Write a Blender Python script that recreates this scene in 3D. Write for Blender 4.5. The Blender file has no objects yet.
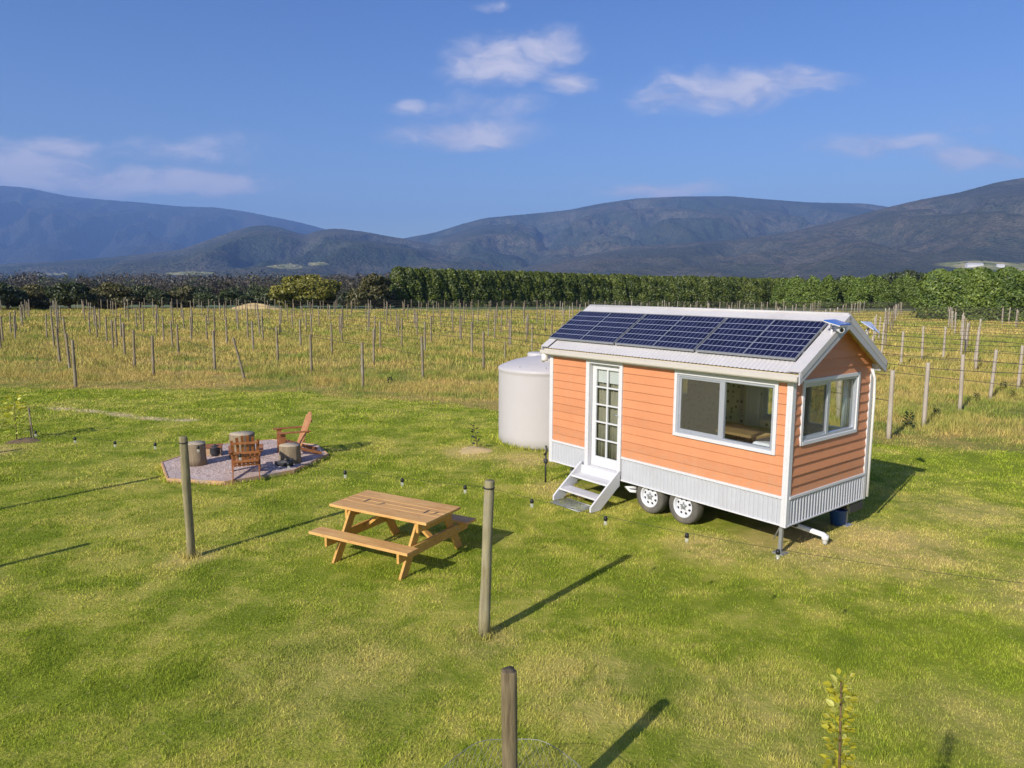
import bpy, bmesh, math, random
import numpy as np
from mathutils import Vector, Matrix, noise as mnoise

SC = bpy.context.scene
COL = SC.collection
R_ = math.radians
rng = np.random.default_rng(7)
random.seed(7)

# ------------------------------------------------------------------ camera
CAM_H, PITCH, ROLL, FPX = 4.021, 0.1348, 0.0042, 724.94
_f = np.array([0, math.cos(PITCH), -math.sin(PITCH)])
_u = np.array([0, math.sin(PITCH), math.cos(PITCH)])
_x = np.array([1.0, 0, 0])
_R = _x * math.cos(ROLL) + _u * math.sin(ROLL)
_U = -_x * math.sin(ROLL) + _u * math.cos(ROLL)

def ray(px, py):
    return _f * FPX + _R * (px - 512) - _U * (py - 384)

def G(px, py, z=0.0):
    """point on the level z that lies in the survey direction (px, py)"""
    d = ray(px, py)
    t = (z - CAM_H) / d[2]
    return Vector((d[0] * t, d[1] * t, z))

def at(px, py, Y):
    d = ray(px, py)
    t = Y / d[1]
    return Vector((d[0] * t, Y, CAM_H + d[2] * t))

cam_d = bpy.data.cameras.new("camera")
cam = bpy.data.objects.new("camera", cam_d)
COL.objects.link(cam)
cam_d.sensor_width = 36
cam_d.lens = 36 * FPX / 1024
cam_d.clip_start = 0.1
cam_d.clip_end = 80000
cam.matrix_world = Matrix(((_R[0], _U[0], -_f[0], 0), (_R[1], _U[1], -_f[1], 0),
                           (_R[2], _U[2], -_f[2], CAM_H), (0, 0, 0, 1)))
SC.camera = cam

# ------------------------------------------------------------------ node helpers
class NT:
    def __init__(self, tree):
        self.t = tree
        self.n = tree.nodes
    def new(self, typ, **kw):
        nd = self.n.new(typ)
        ins = kw.pop("ins", {})
        for k, v in kw.items():
            setattr(nd, k, v)
        for k, v in ins.items():
            self.set(nd.inputs[k], v)
        return nd
    def set(self, sock, v):
        if isinstance(v, bpy.types.NodeSocket):
            self.t.links.new(v, sock)
        elif isinstance(v, (tuple, list)):
            if len(v) == 3 and sock.type == 'RGBA':
                v = (*v, 1)
            sock.default_value = v
        else:
            sock.default_value = v
    def math(self, op, a, b=0.0, c=None, clamp=False):
        nd = self.new("ShaderNodeMath", operation=op, use_clamp=clamp)
        self.set(nd.inputs[0], a); self.set(nd.inputs[1], b)
        if c is not None: self.set(nd.inputs[2], c)
        return nd.outputs[0]
    def vmath(self, op, a, b=(0, 0, 0)):
        nd = self.new("ShaderNodeVectorMath", operation=op)
        self.set(nd.inputs[0], a)
        if op == 'SCALE': self.set(nd.inputs[3], b)
        else: self.set(nd.inputs[1], b)
        return nd.outputs[0] if op not in ('LENGTH', 'DISTANCE', 'DOT_PRODUCT') else nd.outputs[1]
    def mix(self, f, a, b, blend='MIX'):
        nd = self.new("ShaderNodeMix", data_type='RGBA', blend_type=blend)
        self.set(nd.inputs[0], f); self.set(nd.inputs[6], a); self.set(nd.inputs[7], b)
        return nd.outputs[2]
    def noise(self, vec, scale, detail=3.0, rough=0.55, dist=0.0):
        nd = self.new("ShaderNodeTexNoise")
        self.set(nd.inputs["Vector"], vec)
        self.set(nd.inputs["Scale"], scale); self.set(nd.inputs["Detail"], detail)
        self.set(nd.inputs["Roughness"], rough); self.set(nd.inputs["Distortion"], dist)
        return nd.outputs["Fac"]
    def ramp(self, v, lo, hi, a=0.0, b=1.0):
        nd = self.new("ShaderNodeMapRange", interpolation_type='SMOOTHSTEP')
        self.set(nd.inputs[0], v)
        for i, q in zip((1, 2, 3, 4), (lo, hi, a, b)): self.set(nd.inputs[i], q)
        return nd.outputs[0]
    def mapping(self, vec, scale=(1, 1, 1), rot=(0, 0, 0), loc=(0, 0, 0)):
        nd = self.new("ShaderNodeMapping")
        self.set(nd.inputs[0], vec); self.set(nd.inputs[1], loc)
        self.set(nd.inputs[2], rot); self.set(nd.inputs[3], scale)
        return nd.outputs[0]
    def bump(self, h, strength=0.3, dist=0.01):
        nd = self.new("ShaderNodeBump")
        self.set(nd.inputs["Height"], h); nd.inputs["Strength"].default_value = strength
        nd.inputs["Distance"].default_value = dist
        return nd.outputs[0]

MATS = {}
def material(name):
    m = bpy.data.materials.new(name)
    m.use_nodes = True
    t = NT(m.node_tree)
    b = t.n["Principled BSDF"]
    MATS[name] = m
    return m, t, b

def obj_coord(t): return t.new("ShaderNodeTexCoord").outputs["Object"]
def world_pos(t): return t.new("ShaderNodeNewGeometry").outputs["Position"]

def paint(name, col, rough=0.5, var=0.10, scale=3.0, bump=0.0, metal=0.0, spec=0.5, dirt=0.0, dirtcol=(0.2, 0.16, 0.1)):
    m, t, b = material(name)
    c = obj_coord(t)
    n1 = t.noise(c, scale, 5.0, 0.6)
    n2 = t.noise(c, scale * 9, 3.0, 0.6)
    nn = t.math('ADD', t.math('MULTIPLY', n1, 0.65), t.math('MULTIPLY', n2, 0.35))
    v = t.ramp(nn, 0.25, 0.75, 1 - var, 1 + var)
    cc = t.vmath('SCALE', tuple(col), v)
    if dirt:
        dm = t.ramp(t.noise(c, scale * 0.6, 6.0, 0.7), 0.5, 0.75, 0.0, dirt)
        cc = t.mix(dm, cc, dirtcol)
    t.set(b.inputs["Base Color"], cc)
    t.set(b.inputs["Roughness"], t.ramp(n2, 0.2, 0.8, max(rough - 0.08, 0.02), min(rough + 0.08, 1)))
    b.inputs["Metallic"].default_value = metal
    b.inputs["Specular IOR Level"].default_value = spec
    if bump: t.set(b.inputs["Normal"], t.bump(n2, bump, 0.004))
    return m

def wood(name, ca, cb, stretch=(2, 25, 25), rough=0.75, bump=0.35, grey=0.0, spec=0.3):
    m, t, b = material(name)
    c = obj_coord(t)
    w = t.new("ShaderNodeObjectInfo").outputs["Random"]
    c2 = t.vmath('ADD', c, t.vmath('SCALE', (13.1, 7.7, 3.3), w))
    v = t.mapping(c2, stretch)
    n1 = t.noise(v, 1.0, 6.0, 0.65, 0.6)
    n2 = t.noise(c2, 1.7, 3.0, 0.6)
    n3 = t.noise(v, 4.0, 2.0, 0.5)
    k = t.ramp(t.math('ADD', t.math('MULTIPLY', n1, 0.7), t.math('MULTIPLY', n2, 0.3)), 0.3, 0.7)
    col = t.mix(k, ca, cb)
    col = t.mix(t.ramp(n3, 0.62, 0.74, 0.0, 0.55), col, tuple(x * 0.35 for x in ca))
    if grey: col = t.mix(t.ramp(n2, 0.45, 0.7, 0, grey), col, (0.30, 0.28, 0.25))
    t.set(b.inputs["Base Color"], col)
    b.inputs["Roughness"].default_value = rough
    b.inputs["Specular IOR Level"].default_value = spec
    t.set(b.inputs["Normal"], t.bump(n1, bump, 0.006))
    return m

# ------------------------------------------------------------------ mesh helper
class MB:
    def __init__(self):
        self.v, self.f, self.mi, self.sm = [], [], [], []
    def add(self, vs, fs, mi=0, smooth=False):
        o = len(self.v)
        self.v += [tuple(q) for q in vs]
        for f in fs:
            self.f.append(tuple(i + o for i in f)); self.mi.append(mi); self.sm.append(smooth)
        return self
    def quad(self, a, b, c, d, mi=0): return self.add([a, b, c, d], [(0, 1, 2, 3)], mi)
    def box(self, lo, hi, mi=0, M=None):
        x0, y0, z0 = lo; x1, y1, z1 = hi
        vs = [(x0, y0, z0), (x1, y0, z0), (x1, y1, z0), (x0, y1, z0), (x0, y0, z1), (x1, y0, z1), (x1, y1, z1), (x0, y1, z1)]
        if M is not None: vs = [M @ Vector(q) for q in vs]
        return self.add(vs, [(0, 3, 2, 1), (4, 5, 6, 7), (0, 1, 5, 4), (1, 2, 6, 5), (2, 3, 7, 6), (3, 0, 4, 7)], mi)
    def beam(self, p, q, w, h, up=(0, 0, 1), mi=0):
        """rectangular bar from p to q, w across, h along up"""
        p, q = Vector(p), Vector(q); d = (q - p); L = d.length; d.normalize()
        s = d.cross(Vector(up)).normalized(); n = s.cross(d)
        M = Matrix(((s.x, d.x, n.x, p.x), (s.y, d.y, n.y, p.y), (s.z, d.z, n.z, p.z), (0, 0, 0, 1)))
        return self.box((-w / 2, 0, -h / 2), (w / 2, L, h / 2), mi, M)
    def tube(self, pts, r, n=8, mi=0, cap=True):
        pts = [Vector(p) for p in pts]
        rs = r if isinstance(r, (list, tuple)) else [r] * len(pts)
        vs, fs = [], []
        prev = None
        for i, p in enumerate(pts):
            d = (pts[min(i + 1, len(pts) - 1)] - pts[max(i - 1, 0)]).normalized()
            ref = Vector((0, 0, 1)) if abs(d.z) < 0.9 else Vector((1, 0, 0))
            if prev is None: s = d.cross(ref).normalized()
            else:
                s = (prev - d * prev.dot(d))
                s = s.normalized() if s.length > 1e-6 else d.cross(ref).normalized()
            prev = s
            w = d.cross(s)
            for k in range(n):
                a = 2 * math.pi * k / n
                vs.append(p + (s * math.cos(a) + w * math.sin(a)) * rs[i])
        for i in range(len(pts) - 1):
            for k in range(n):
                k2 = (k + 1) % n
                fs.append((i * n + k, i * n + k2, (i + 1) * n + k2, (i + 1) * n + k))
        self.add(vs, fs, mi, True)
        if cap:
            o = len(self.v) - len(vs)
            self.f.append(tuple(o + k for k in range(n))[::-1]); self.mi.append(mi); self.sm.append(False)
            self.f.append(tuple(o + (len(pts) - 1) * n + k for k in range(n))); self.mi.append(mi); self.sm.append(False)
        return self
    def lathe(self, prof, n=24, c=(0, 0, 0), M=None, mi=0, smooth=True, cap=True):
        vs, fs = [], []
        for r, z in prof:
            for k in range(n):
                a = 2 * math.pi * k / n
                q = Vector((r * math.cos(a), r * math.sin(a), z))
                if M is not None: q = M @ q
                vs.append(q + Vector(c))
        for i in range(len(prof) - 1):
            for k in range(n):
                k2 = (k + 1) % n
                fs.append((i * n + k, i * n + k2, (i + 1) * n + k2, (i + 1) * n + k))
        self.add(vs, fs, mi, smooth)
        o = len(self.v) - len(vs)
        if not cap: return self
        if prof[0][0] > 1e-4: self.f.append(tuple(o + k for k in range(n))[::-1]); self.mi.append(mi); self.sm.append(False)
        if prof[-1][0] > 1e-4: self.f.append(tuple(o + (len(prof) - 1) * n + k for k in range(n))); self.mi.append(mi); self.sm.append(False)
        return self
    def prism(self, poly, vec, mi=0):
        n = len(poly); vec = Vector(vec)
        a = [Vector(p) for p in poly]; b = [p + vec for p in a]
        return self.add(a + b, [tuple(range(n))[::-1], tuple(range(n, 2 * n))] + [(i, (i + 1) % n, (i + 1) % n + n, i + n) for i in range(n)], mi)
    def build(self, name, mats, parent=None, bevel=0.0, loc=None):
        me = bpy.data.meshes.new(name)
        me.from_pydata([tuple(q) for q in self.v], [], self.f)
        mats = mats if isinstance(mats, (list, tuple)) else [mats]
        for m in mats: me.materials.append(m)
        me.polygons.foreach_set("material_index", self.mi)
        me.polygons.foreach_set("use_smooth", self.sm)
        me.update()
        bm = bmesh.new(); bm.from_mesh(me); bmesh.ops.recalc_face_normals(bm, faces=bm.faces); bm.to_mesh(me); bm.free()
        o = bpy.data.objects.new(name, me)
        COL.objects.link(o)
        if parent is not None: o.parent = parent
        if loc is not None: o.location = loc
        if bevel:
            md = o.modifiers.new("bevel", 'BEVEL'); md.width = bevel; md.segments = 2; md.limit_method = 'ANGLE'; md.angle_limit = R_(40)
        return o

def tag(o, label=None, cat=None, group=None, kind=None):
    if label: o["label"] = label
    if cat: o["category"] = cat
    if group: o["group"] = group
    if kind: o["kind"] = kind
    return o

def thing(name, label, cat, loc=(0, 0, 0), rz=0.0, group=None):
    o = bpy.data.objects.new(name, None)
    COL.objects.link(o)
    o.location = loc; o.rotation_euler = (0, 0, rz); o.empty_display_size = 0.2
    return tag(o, label, cat, group)

def copy_tree(o, parent=None):
    c = o.copy(); COL.objects.link(c)
    if parent is not None: c.parent = parent
    for ch in list(o.children): copy_tree(ch, c)
    return c

def npmesh(name, verts, faces, mats, parent=None, attrs=None, smooth=False, mi=None):
    """fast mesh from arrays: faces (n,3) or (n,4)"""
    verts = np.asarray(verts, dtype=np.float32); faces = np.asarray(faces, dtype=np.int32)
    me = bpy.data.meshes.new(name)
    nf, k = faces.shape
    me.vertices.add(len(verts)); me.vertices.foreach_set("co", verts.ravel())
    me.loops.add(nf * k); me.loops.foreach_set("vertex_index", faces.ravel())
    me.polygons.add(nf)
    me.polygons.foreach_set("loop_start", np.arange(0, nf * k, k, dtype=np.int32))
    if smooth: me.polygons.foreach_set("use_smooth", np.ones(nf, dtype=bool))
    for m in (mats if isinstance(mats, (list, tuple)) else [mats]): me.materials.append(m)
    if mi is not None: me.polygons.foreach_set("material_index", np.asarray(mi, dtype=np.int32))
    me.update(calc_edges=True)
    for an, av in (attrs or {}).items():
        a = me.attributes.new(an, 'FLOAT', 'POINT'); a.data.foreach_set("value", np.asarray(av, dtype=np.float32))
    o = bpy.data.objects.new(name, me)
    COL.objects.link(o)
    if parent is not None: o.parent = parent
    return o

# ------------------------------------------------------------------ world, sun, haze
SUN_EL, SUN_TRAVEL = 29.7, 51.5
sun_to = Vector((-math.cos(R_(SUN_TRAVEL)) * math.cos(R_(SUN_EL)), -math.sin(R_(SUN_TRAVEL)) * math.cos(R_(SUN_EL)), math.sin(R_(SUN_EL))))
w = bpy.data.worlds.new("World"); SC.world = w; w.use_nodes = True
t = NT(w.node_tree)
bg = t.n["Background"]
sky = t.new("ShaderNodeTexSky", sky_type='NISHITA', sun_disc=False)
sky.sun_elevation = R_(SUN_EL)
sky.sun_rotation = math.atan2(sun_to.x, sun_to.y) % (2 * math.pi)
sky.altitude = 100; sky.air_density = 1.0; sky.dust_density = 0.9; sky.ozone_density = 2.0
d = t.new("ShaderNodeTexCoord").outputs["Generated"]
sep = t.new("ShaderNodeSeparateXYZ", ins={0: d})
yy = t.math('MAXIMUM', t.math('ABSOLUTE', sep.outputs[1]), 0.05)
tx = t.math('DIVIDE', sep.outputs[0], yy); tz = t.math('DIVIDE', sep.outputs[2], yy)
P = t.new("ShaderNodeCombineXYZ", ins={0: tx, 1: tz, 2: 0.0}).outputs[0]
warp = t.new("ShaderNodeTexNoise", ins={"Vector": t.mapping(P, (9, 16, 1)), "Scale": 1.0, "Detail": 4.0}).outputs["Color"]
Pw = t.vmath('ADD', P, t.vmath('MULTIPLY', t.vmath('SUBTRACT', warp, (0.5, 0.5, 0.5)), (0.07, 0.05, 0)))
clouds = [(500, 64, 62, 34, 1.0), (545, 47, 48, 22, 1.0), (566, 82, 40, 17, 0.95), (466, 70, 40, 22, 0.7), (412, 104, 24, 14, 0.6), (465, 132, 90, 18, 0.95), (480, 108, 80, 24, 0.5),
          (735, 86, 105, 26, 0.95), (665, 96, 50, 18, 0.65), (800, 80, 70, 20, 0.8), (660, 110, 30, 10, 0.4),
          (62, 144, 52, 14, 1.1), (110, 180, 200, 24, 1.0), (206, 181, 70, 17, 1.4), (15, 168, 130, 30, 1.05), (180, 150, 120, 22, 0.55),
          (660, 189, 85, 11, 0.85), (590, 181, 60, 9, 0.3), (885, 146, 105, 15, 0.7), (975, 157, 90, 14, 0.85), (485, 3, 24, 9, 0.5), (990, 128, 90, 18, 0.3)]
acc = None
for (cx, cy, rx, ry, k) in clouds:
    dv = ray(cx, cy); ccx, ccz = dv[0] / dv[1], dv[2] / dv[1]
    e = t.vmath('LENGTH', t.vmath('MULTIPLY', t.vmath('SUBTRACT', Pw, (ccx, ccz, 0)), (FPX / rx, FPX / ry, 0)))
    mk = t.ramp(e, 0.0, 1.25, k, 0.0)
    acc = mk if acc is None else t.math('MAXIMUM', acc, mk)
n1 = t.noise(t.mapping(Pw, (13, 34, 1)), 1.0, 7.0, 0.6, 0.4)
n2 = t.noise(t.mapping(Pw, (45, 95, 1)), 1.0, 4.0, 0.6)
tex = t.math('ADD', t.math('MULTIPLY', n1, 0.7), t.math('MULTIPLY', n2, 0.3))
cm = t.math('ADD', acc, t.math('MULTIPLY', t.math('SUBTRACT', tex, 0.5), t.math('MULTIPLY', t.ramp(acc, 0.0, 0.3), 1.5)))
cm = t.ramp(cm, 0.06, 1.0, 0.0, 0.82)
ccol = t.mix(t.ramp(t.math('ADD', n1, t.math('MULTIPLY', acc, 0.25)), 0.45, 0.85), (4.6, 4.7, 6.2), (7.6, 7.1, 7.7))
skyc = t.new("ShaderNodeHueSaturation", ins={"Hue": 0.519, "Saturation": 1.32, "Value": 1.16, "Color": sky.outputs[0]}).outputs[0]
t.set(bg.inputs[0], t.mix(cm, skyc, ccol))
bg.inputs[1].default_value = 0.09

sl = bpy.data.lights.new("sun", 'SUN'); sl.energy = 4.9; sl.angle = R_(0.53); sl.color = (1.0, 0.95, 0.87)
so = bpy.data.objects.new("sun", sl); COL.objects.link(so)
so.rotation_euler = (-sun_to).to_track_quat('-Z', 'Y').to_euler()
so.location = (-40, -50, 60)

HAZE_DENSITY = 8.6e-5
hz = MB(); hz.box((-17000, -4000, -60), (17000, 19000, 1900))
hm = bpy.data.materials.new("haze_air"); hm.use_nodes = True
ht = NT(hm.node_tree); ht.n.remove(ht.n["Principled BSDF"])
pv = ht.new("ShaderNodeVolumePrincipled", ins={"Color": (0.27, 0.48, 1.0), "Density": HAZE_DENSITY, "Anisotropy": 0.0})
ht.t.links.new(pv.outputs[0], ht.n["Material Output"].inputs["Volume"])
tag(hz.build("haze", hm), kind='stuff')

SC.view_settings.view_transform = 'Standard'; SC.view_settings.look = 'None'
SC.view_settings.gamma = 1; SC.view_settings.use_curve_mapping = False
SC.view_settings.exposure = 0.42
SC.render.engine = 'CYCLES'
cy = SC.cycles
cy.use_denoising = True
try: cy.denoiser = 'OPENIMAGEDENOISE'
except Exception: pass
cy.max_bounces = 8; cy.diffuse_bounces = 4; cy.glossy_bounces = 3; cy.transmission_bounces = 4; cy.transparent_max_bounces = 12; cy.volume_bounces = 0
cy.use_adaptive_sampling = True; cy.adaptive_threshold = 0.015
cy.sample_clamp_indirect = 6

# ------------------------------------------------------------------ land colours (shared by soil and blades)
LAWN_EDGE = [(-120, 36), (-60, 32), (-28, 28.6), (-20, 28.0), (-9, 27.3), (-3.5, 25.2), (0, 22.8), (5, 20.6), (9, 18.3), (12.5, 17.4), (20, 14.6), (40, 6), (120, -24)]
_ex, _ey = np.array([p[0] for p in LAWN_EDGE]), np.array([p[1] for p in LAWN_EDGE])
def lawn_edge(x): return np.interp(x, _ex, _ey)
ROW_U = Vector((math.cos(R_(122.5)), math.sin(R_(122.5))))
ROW_N = Vector((math.cos(R_(32.5)), math.sin(R_(32.5))))

DRY = [(4.6, 10.9, 1.3, 0.9), (5.9, 10.9, 1.5, 0.8), (3.1, 10.8, 0.8, 0.7), (0.4, 16.6, 1.0, 0.8), (-1.0, 17.4, 0.9, 0.75), (1.0, 14.0, 0.8, 0.7), (8.2, 12.6, 1.3, 0.5), (7.3, 8.9, 1.4, 0.55),
       (-0.3, 7.8, 0.5, 0.6), (-4.75, 10.3, 0.45, 0.5), (2.2, 6.4, 1.0, 0.35), (4.3, 6.3, 0.8, 0.45), (-7.5, 9.3, 0.6, 0.6), (-12.6, 17.0, 1.0, 0.7),
       (-1.9, 7.2, 1.3, 0.35), (0.9, 6.9, 0.9, 0.35)]
TRACK = [(50, 408), (75, 410), (105, 412.5), (135, 417), (170, 420.5), (200, 420)]

def lawn_colour(t, pos):
    """mown lawn: greens, straw patches where the turf is worn"""
    p2 = t.vmath('MULTIPLY', pos, (1, 1, 0))
    a = t.noise(p2, 0.22, 4.0, 0.6)
    b = t.noise(p2, 1.1, 5.0, 0.65, 0.4)
    c = t.noise(p2, 5.0, 4.0, 0.65)
    s = t.noise(t.mapping(p2, (0.25, 2.2, 1), (0, 0, R_(24))), 1.0, 4.0, 0.6)
    k = t.math('ADD', t.math('ADD', t.math('MULTIPLY', a, 0.32), t.math('MULTIPLY', b, 0.34)), t.math('ADD', t.math('MULTIPLY', c, 0.20), t.math('MULTIPLY', s, 0.14)))
    green = t.mix(t.ramp(b, 0.3, 0.7), LC['g1'], LC['g2'])
    col = t.mix(t.ramp(k, 0.45, 0.60, 0.0, 0.88), green, LC['dry'])
    col = t.mix(t.ramp(t.noise(t.vmath('ADD', p2, (31, 17, 0)), 2.6, 4.0, 0.7), 0.60, 0.70, 0.0, 0.5), col, (0.125, 0.185, 0.022))
    col = t.mix(t.ramp(t.noise(t.vmath('ADD', p2, (7, 53, 0)), 9.0, 3.0, 0.75), 0.60, 0.72, 0.0, 0.55), col, (0.50, 0.42, 0.17))
    col = t.mix(t.ramp(t.noise(t.vmath('ADD', p2, (71, 3, 0)), 6.0, 3.0, 0.75), 0.64, 0.73, 0.0, 0.5), col, (0.105, 0.150, 0.02))
    dry = None
    for (x, y, r, w_) in DRY:
        e = t.vmath('DISTANCE', p2, (x, y, 0))
        m = t.ramp(e, r * 0.25, r * 1.25, w_, 0.0)
        dry = m if dry is None else t.math('MAXIMUM', dry, m)
    dry = t.math('MULTIPLY', dry, t.ramp(t.math('ADD', t.math('MULTIPLY', b, .6), t.math('MULTIPLY', c, .4)), 0.3, 0.6, 0.25, 1.0))
    col = t.mix(dry, col, LC['straw'])
    pts = [G(*q) for q in TRACK]
    tr = None
    for p, q in zip(pts[:-1], pts[1:]):
        mid = (p + q) / 2; ln = (q - p).length
        ang = math.atan2(q.y - p.y, q.x - p.x)
        v = t.mapping(t.vmath('SUBTRACT', p2, tuple(mid)), (1, 1, 1), (0, 0, -ang))
        e = t.vmath('LENGTH', t.vmath('MULTIPLY', v, (1 / (ln * 0.75), 1 / 0.35, 0)))
        m = t.ramp(e, 0.2, 1.0, 1.0, 0.0)
        tr = m if tr is None else t.math('MAXIMUM', tr, m)
    tr = t.math('MULTIPLY', tr, t.ramp(c, 0.3, 0.6, 0.3, 1.0))
    return t.mix(tr, col, (0.58, 0.47, 0.27)), k, c

def field_colour(t, pos):
    """uncut vineyard grass: gold with green streaks along the rows"""
    p2 = t.vmath('MULTIPLY', pos, (1, 1, 0))
    a = t.noise(p2, 0.07, 4.0, 0.6)
    b = t.noise(p2, 0.45, 5.0, 0.65, 0.5)
    c = t.noise(p2, 2.6, 4.0, 0.65)
    s = t.noise(t.mapping(p2, (0.05, 0.55, 1), (0, 0, -R_(122.5))), 1.0, 4.0, 0.6)
    k = t.math('ADD', t.math('ADD', t.math('MULTIPLY', a, 0.25), t.math('MULTIPLY', b, 0.33)), t.math('ADD', t.math('MULTIPLY', c, 0.17), t.math('MULTIPLY', s, 0.25)))
    col = t.mix(t.ramp(k, 0.43, 0.54), LC['fg'], LC['fd'])
    col = t.mix(t.ramp(k, 0.53, 0.63, 0, 0.85), col, LC['fs'])
    col = t.mix(t.ramp(t.math('ADD', t.math('MULTIPLY', b, .6), t.math('MULTIPLY', s, .4)), 0.57, 0.69, 0, 0.4), col, (0.46, 0.25, 0.07))
    return col, k, c

LC = dict(g1=(0.178, 0.232, 0.020), g2=(0.290, 0.335, 0.034), dry=(0.46, 0.41, 0.095), straw=(0.55, 0.42, 0.17),
          fg=(0.23, 0.275, 0.050), fd=(0.48, 0.375, 0.115), fs=(0.64, 0.475, 0.20))

def soil_mat(name, fn, dark):
    m, t, b = material(name)
    col, k, c = fn(t, world_pos(t))
    t.set(b.inputs["Base Color"], t.mix(1.0, col, dark, 'MULTIPLY'))
    b.inputs["Roughness"].default_value = 0.95; b.inputs["Specular IOR Level"].default_value = 0.1
    n = t.noise(world_pos(t), 22.0, 4.0, 0.7)
    t.set(b.inputs["Normal"], t.bump(n, 0.8, 0.03))
    return m
def blade_mat(name, fn, gain=1.0):
    m, t, b = material(name)
    t.n.remove(b)
    col, k, c = fn(t, world_pos(t))
    rnd = t.new("ShaderNodeAttribute", attribute_name="rnd").outputs["Fac"]
    col = t.vmath('SCALE', col, t.ramp(rnd, 0, 1, 0.60 * gain, 1.40 * gain))
    col = t.mix(t.ramp(rnd, 0.84, 1.0, 0.0, 0.35), col, (0.42, 0.36, 0.14))
    df = t.new("ShaderNodeBsdfDiffuse", ins={0: col}); tr = t.new("ShaderNodeBsdfTranslucent", ins={0: col})
    mx = t.new("ShaderNodeMixShader", ins={0: 0.22, 1: df.outputs[0], 2: tr.outputs[0]})
    t.t.links.new(mx.outputs[0], t.n["Material Output"].inputs[0])
    return m
M_lawn_soil = soil_mat("lawn_soil", lawn_colour, (0.98, 0.95, 0.9))
M_lawn_blade = blade_mat("lawn_blades", lawn_colour, 1.42)
M_field_soil = soil_mat("field_soil", field_colour, (0.8, 0.76, 0.72))
M_field_blade = blade_mat("field_blades", field_colour, 1.2)

# ------------------------------------------------------------------ ground sheets
def ground_z(x, y):
    x = np.asarray(x, float); y = np.asarray(y, float)
    d_ = np.maximum(0, y - 121)
    z = -0.00032 * d_ ** 2
    z = np.where(d_ > 120, -0.00032 * 120 ** 2 - 0.01 * (d_ - 120), z)
    return np.maximum(z, -9.0) - 0.02

xs = np.unique(np.concatenate([np.linspace(-300, 300, 61), np.linspace(-16000, 16000, 81)]))
ys = np.unique(np.concatenate([np.linspace(-120, 600, 73), np.linspace(-3500, 18000, 60)]))
X, Y = np.meshgrid(xs, ys)
V = np.stack([X, Y, ground_z(X, Y)], -1).reshape(-1, 3)
nx, ny = len(xs), len(ys)
ii = (np.arange(ny - 1)[:, None] * nx + np.arange(nx - 1)[None]).ravel()
F = np.stack([ii, ii + 1, ii + nx + 1, ii + nx], 1)
m, t, b = material("valley_floor")
pos = world_pos(t)
a = t.noise(pos, 0.004, 5.0, 0.6); c = t.noise(pos, 0.05, 4.0, 0.6)
col = t.mix(t.ramp(a, 0.42, 0.58), (0.10, 0.15, 0.04), (0.20, 0.20, 0.07))
col = t.mix(t.ramp(c, 0.4, 0.7, 0, 0.5), col, (0.06, 0.09, 0.03))
t.set(b.inputs["Base Color"], col); b.inputs["Roughness"].default_value = 0.95
tag(npmesh("ground", V, F, m, smooth=True), kind='structure')

# vineyard floor and lawn sheets, laid over the ground
def strip_sheet(name, xs, lo, hi, z, mat, nv=2):
    rows = []
    for k in range(nv):
        f_ = k / (nv - 1)
        rows.append(np.stack([xs, lo * (1 - f_) + hi * f_, np.full_like(xs, z)], 1))
    V = np.concatenate(rows); n = len(xs)
    ii = (np.arange(nv - 1)[:, None] * n + np.arange(n - 1)[None]).ravel()
    return tag(npmesh(name, V, np.stack([ii, ii + 1, ii + n + 1, ii + n], 1), mat), kind='structure')
xs = np.linspace(-130, 130, 521)
wob = np.array([mnoise.noise(Vector((x * 0.8, 3.1, 0))) * 0.5 + mnoise.noise(Vector((x * 0.25, 9.1, 0))) * 0.7 for x in xs])
strip_sheet("vineyard_ground", xs, lawn_edge(xs) + wob - 3, np.full_like(xs, 119.0) + wob, -0.006, M_field_soil)
strip_sheet("lawn", xs, np.full_like(xs, -40.0), lawn_edge(xs) + wob, 0.0, M_lawn_soil)

# ------------------------------------------------------------------ grass blades
HOUSE_K = Vector((4.076, 10.443, 0)); HOUSE_TH = 0.6766
HA = Vector((math.cos(HOUSE_TH), math.sin(HOUSE_TH), 0)); HB = Vector((-math.sin(HOUSE_TH), math.cos(HOUSE_TH), 0))
PATIO = [G(*q) for q in [(163, 465.6), (169, 482), (225, 485), (293, 473.4), (327, 457), (316, 448), (272, 442.5), (215, 448)]]
PATIO_C = sum(PATIO, Vector()) / 8
TANK_C = Vector((0.95, 18.72, 0)); TANK_R = 1.3

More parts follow.
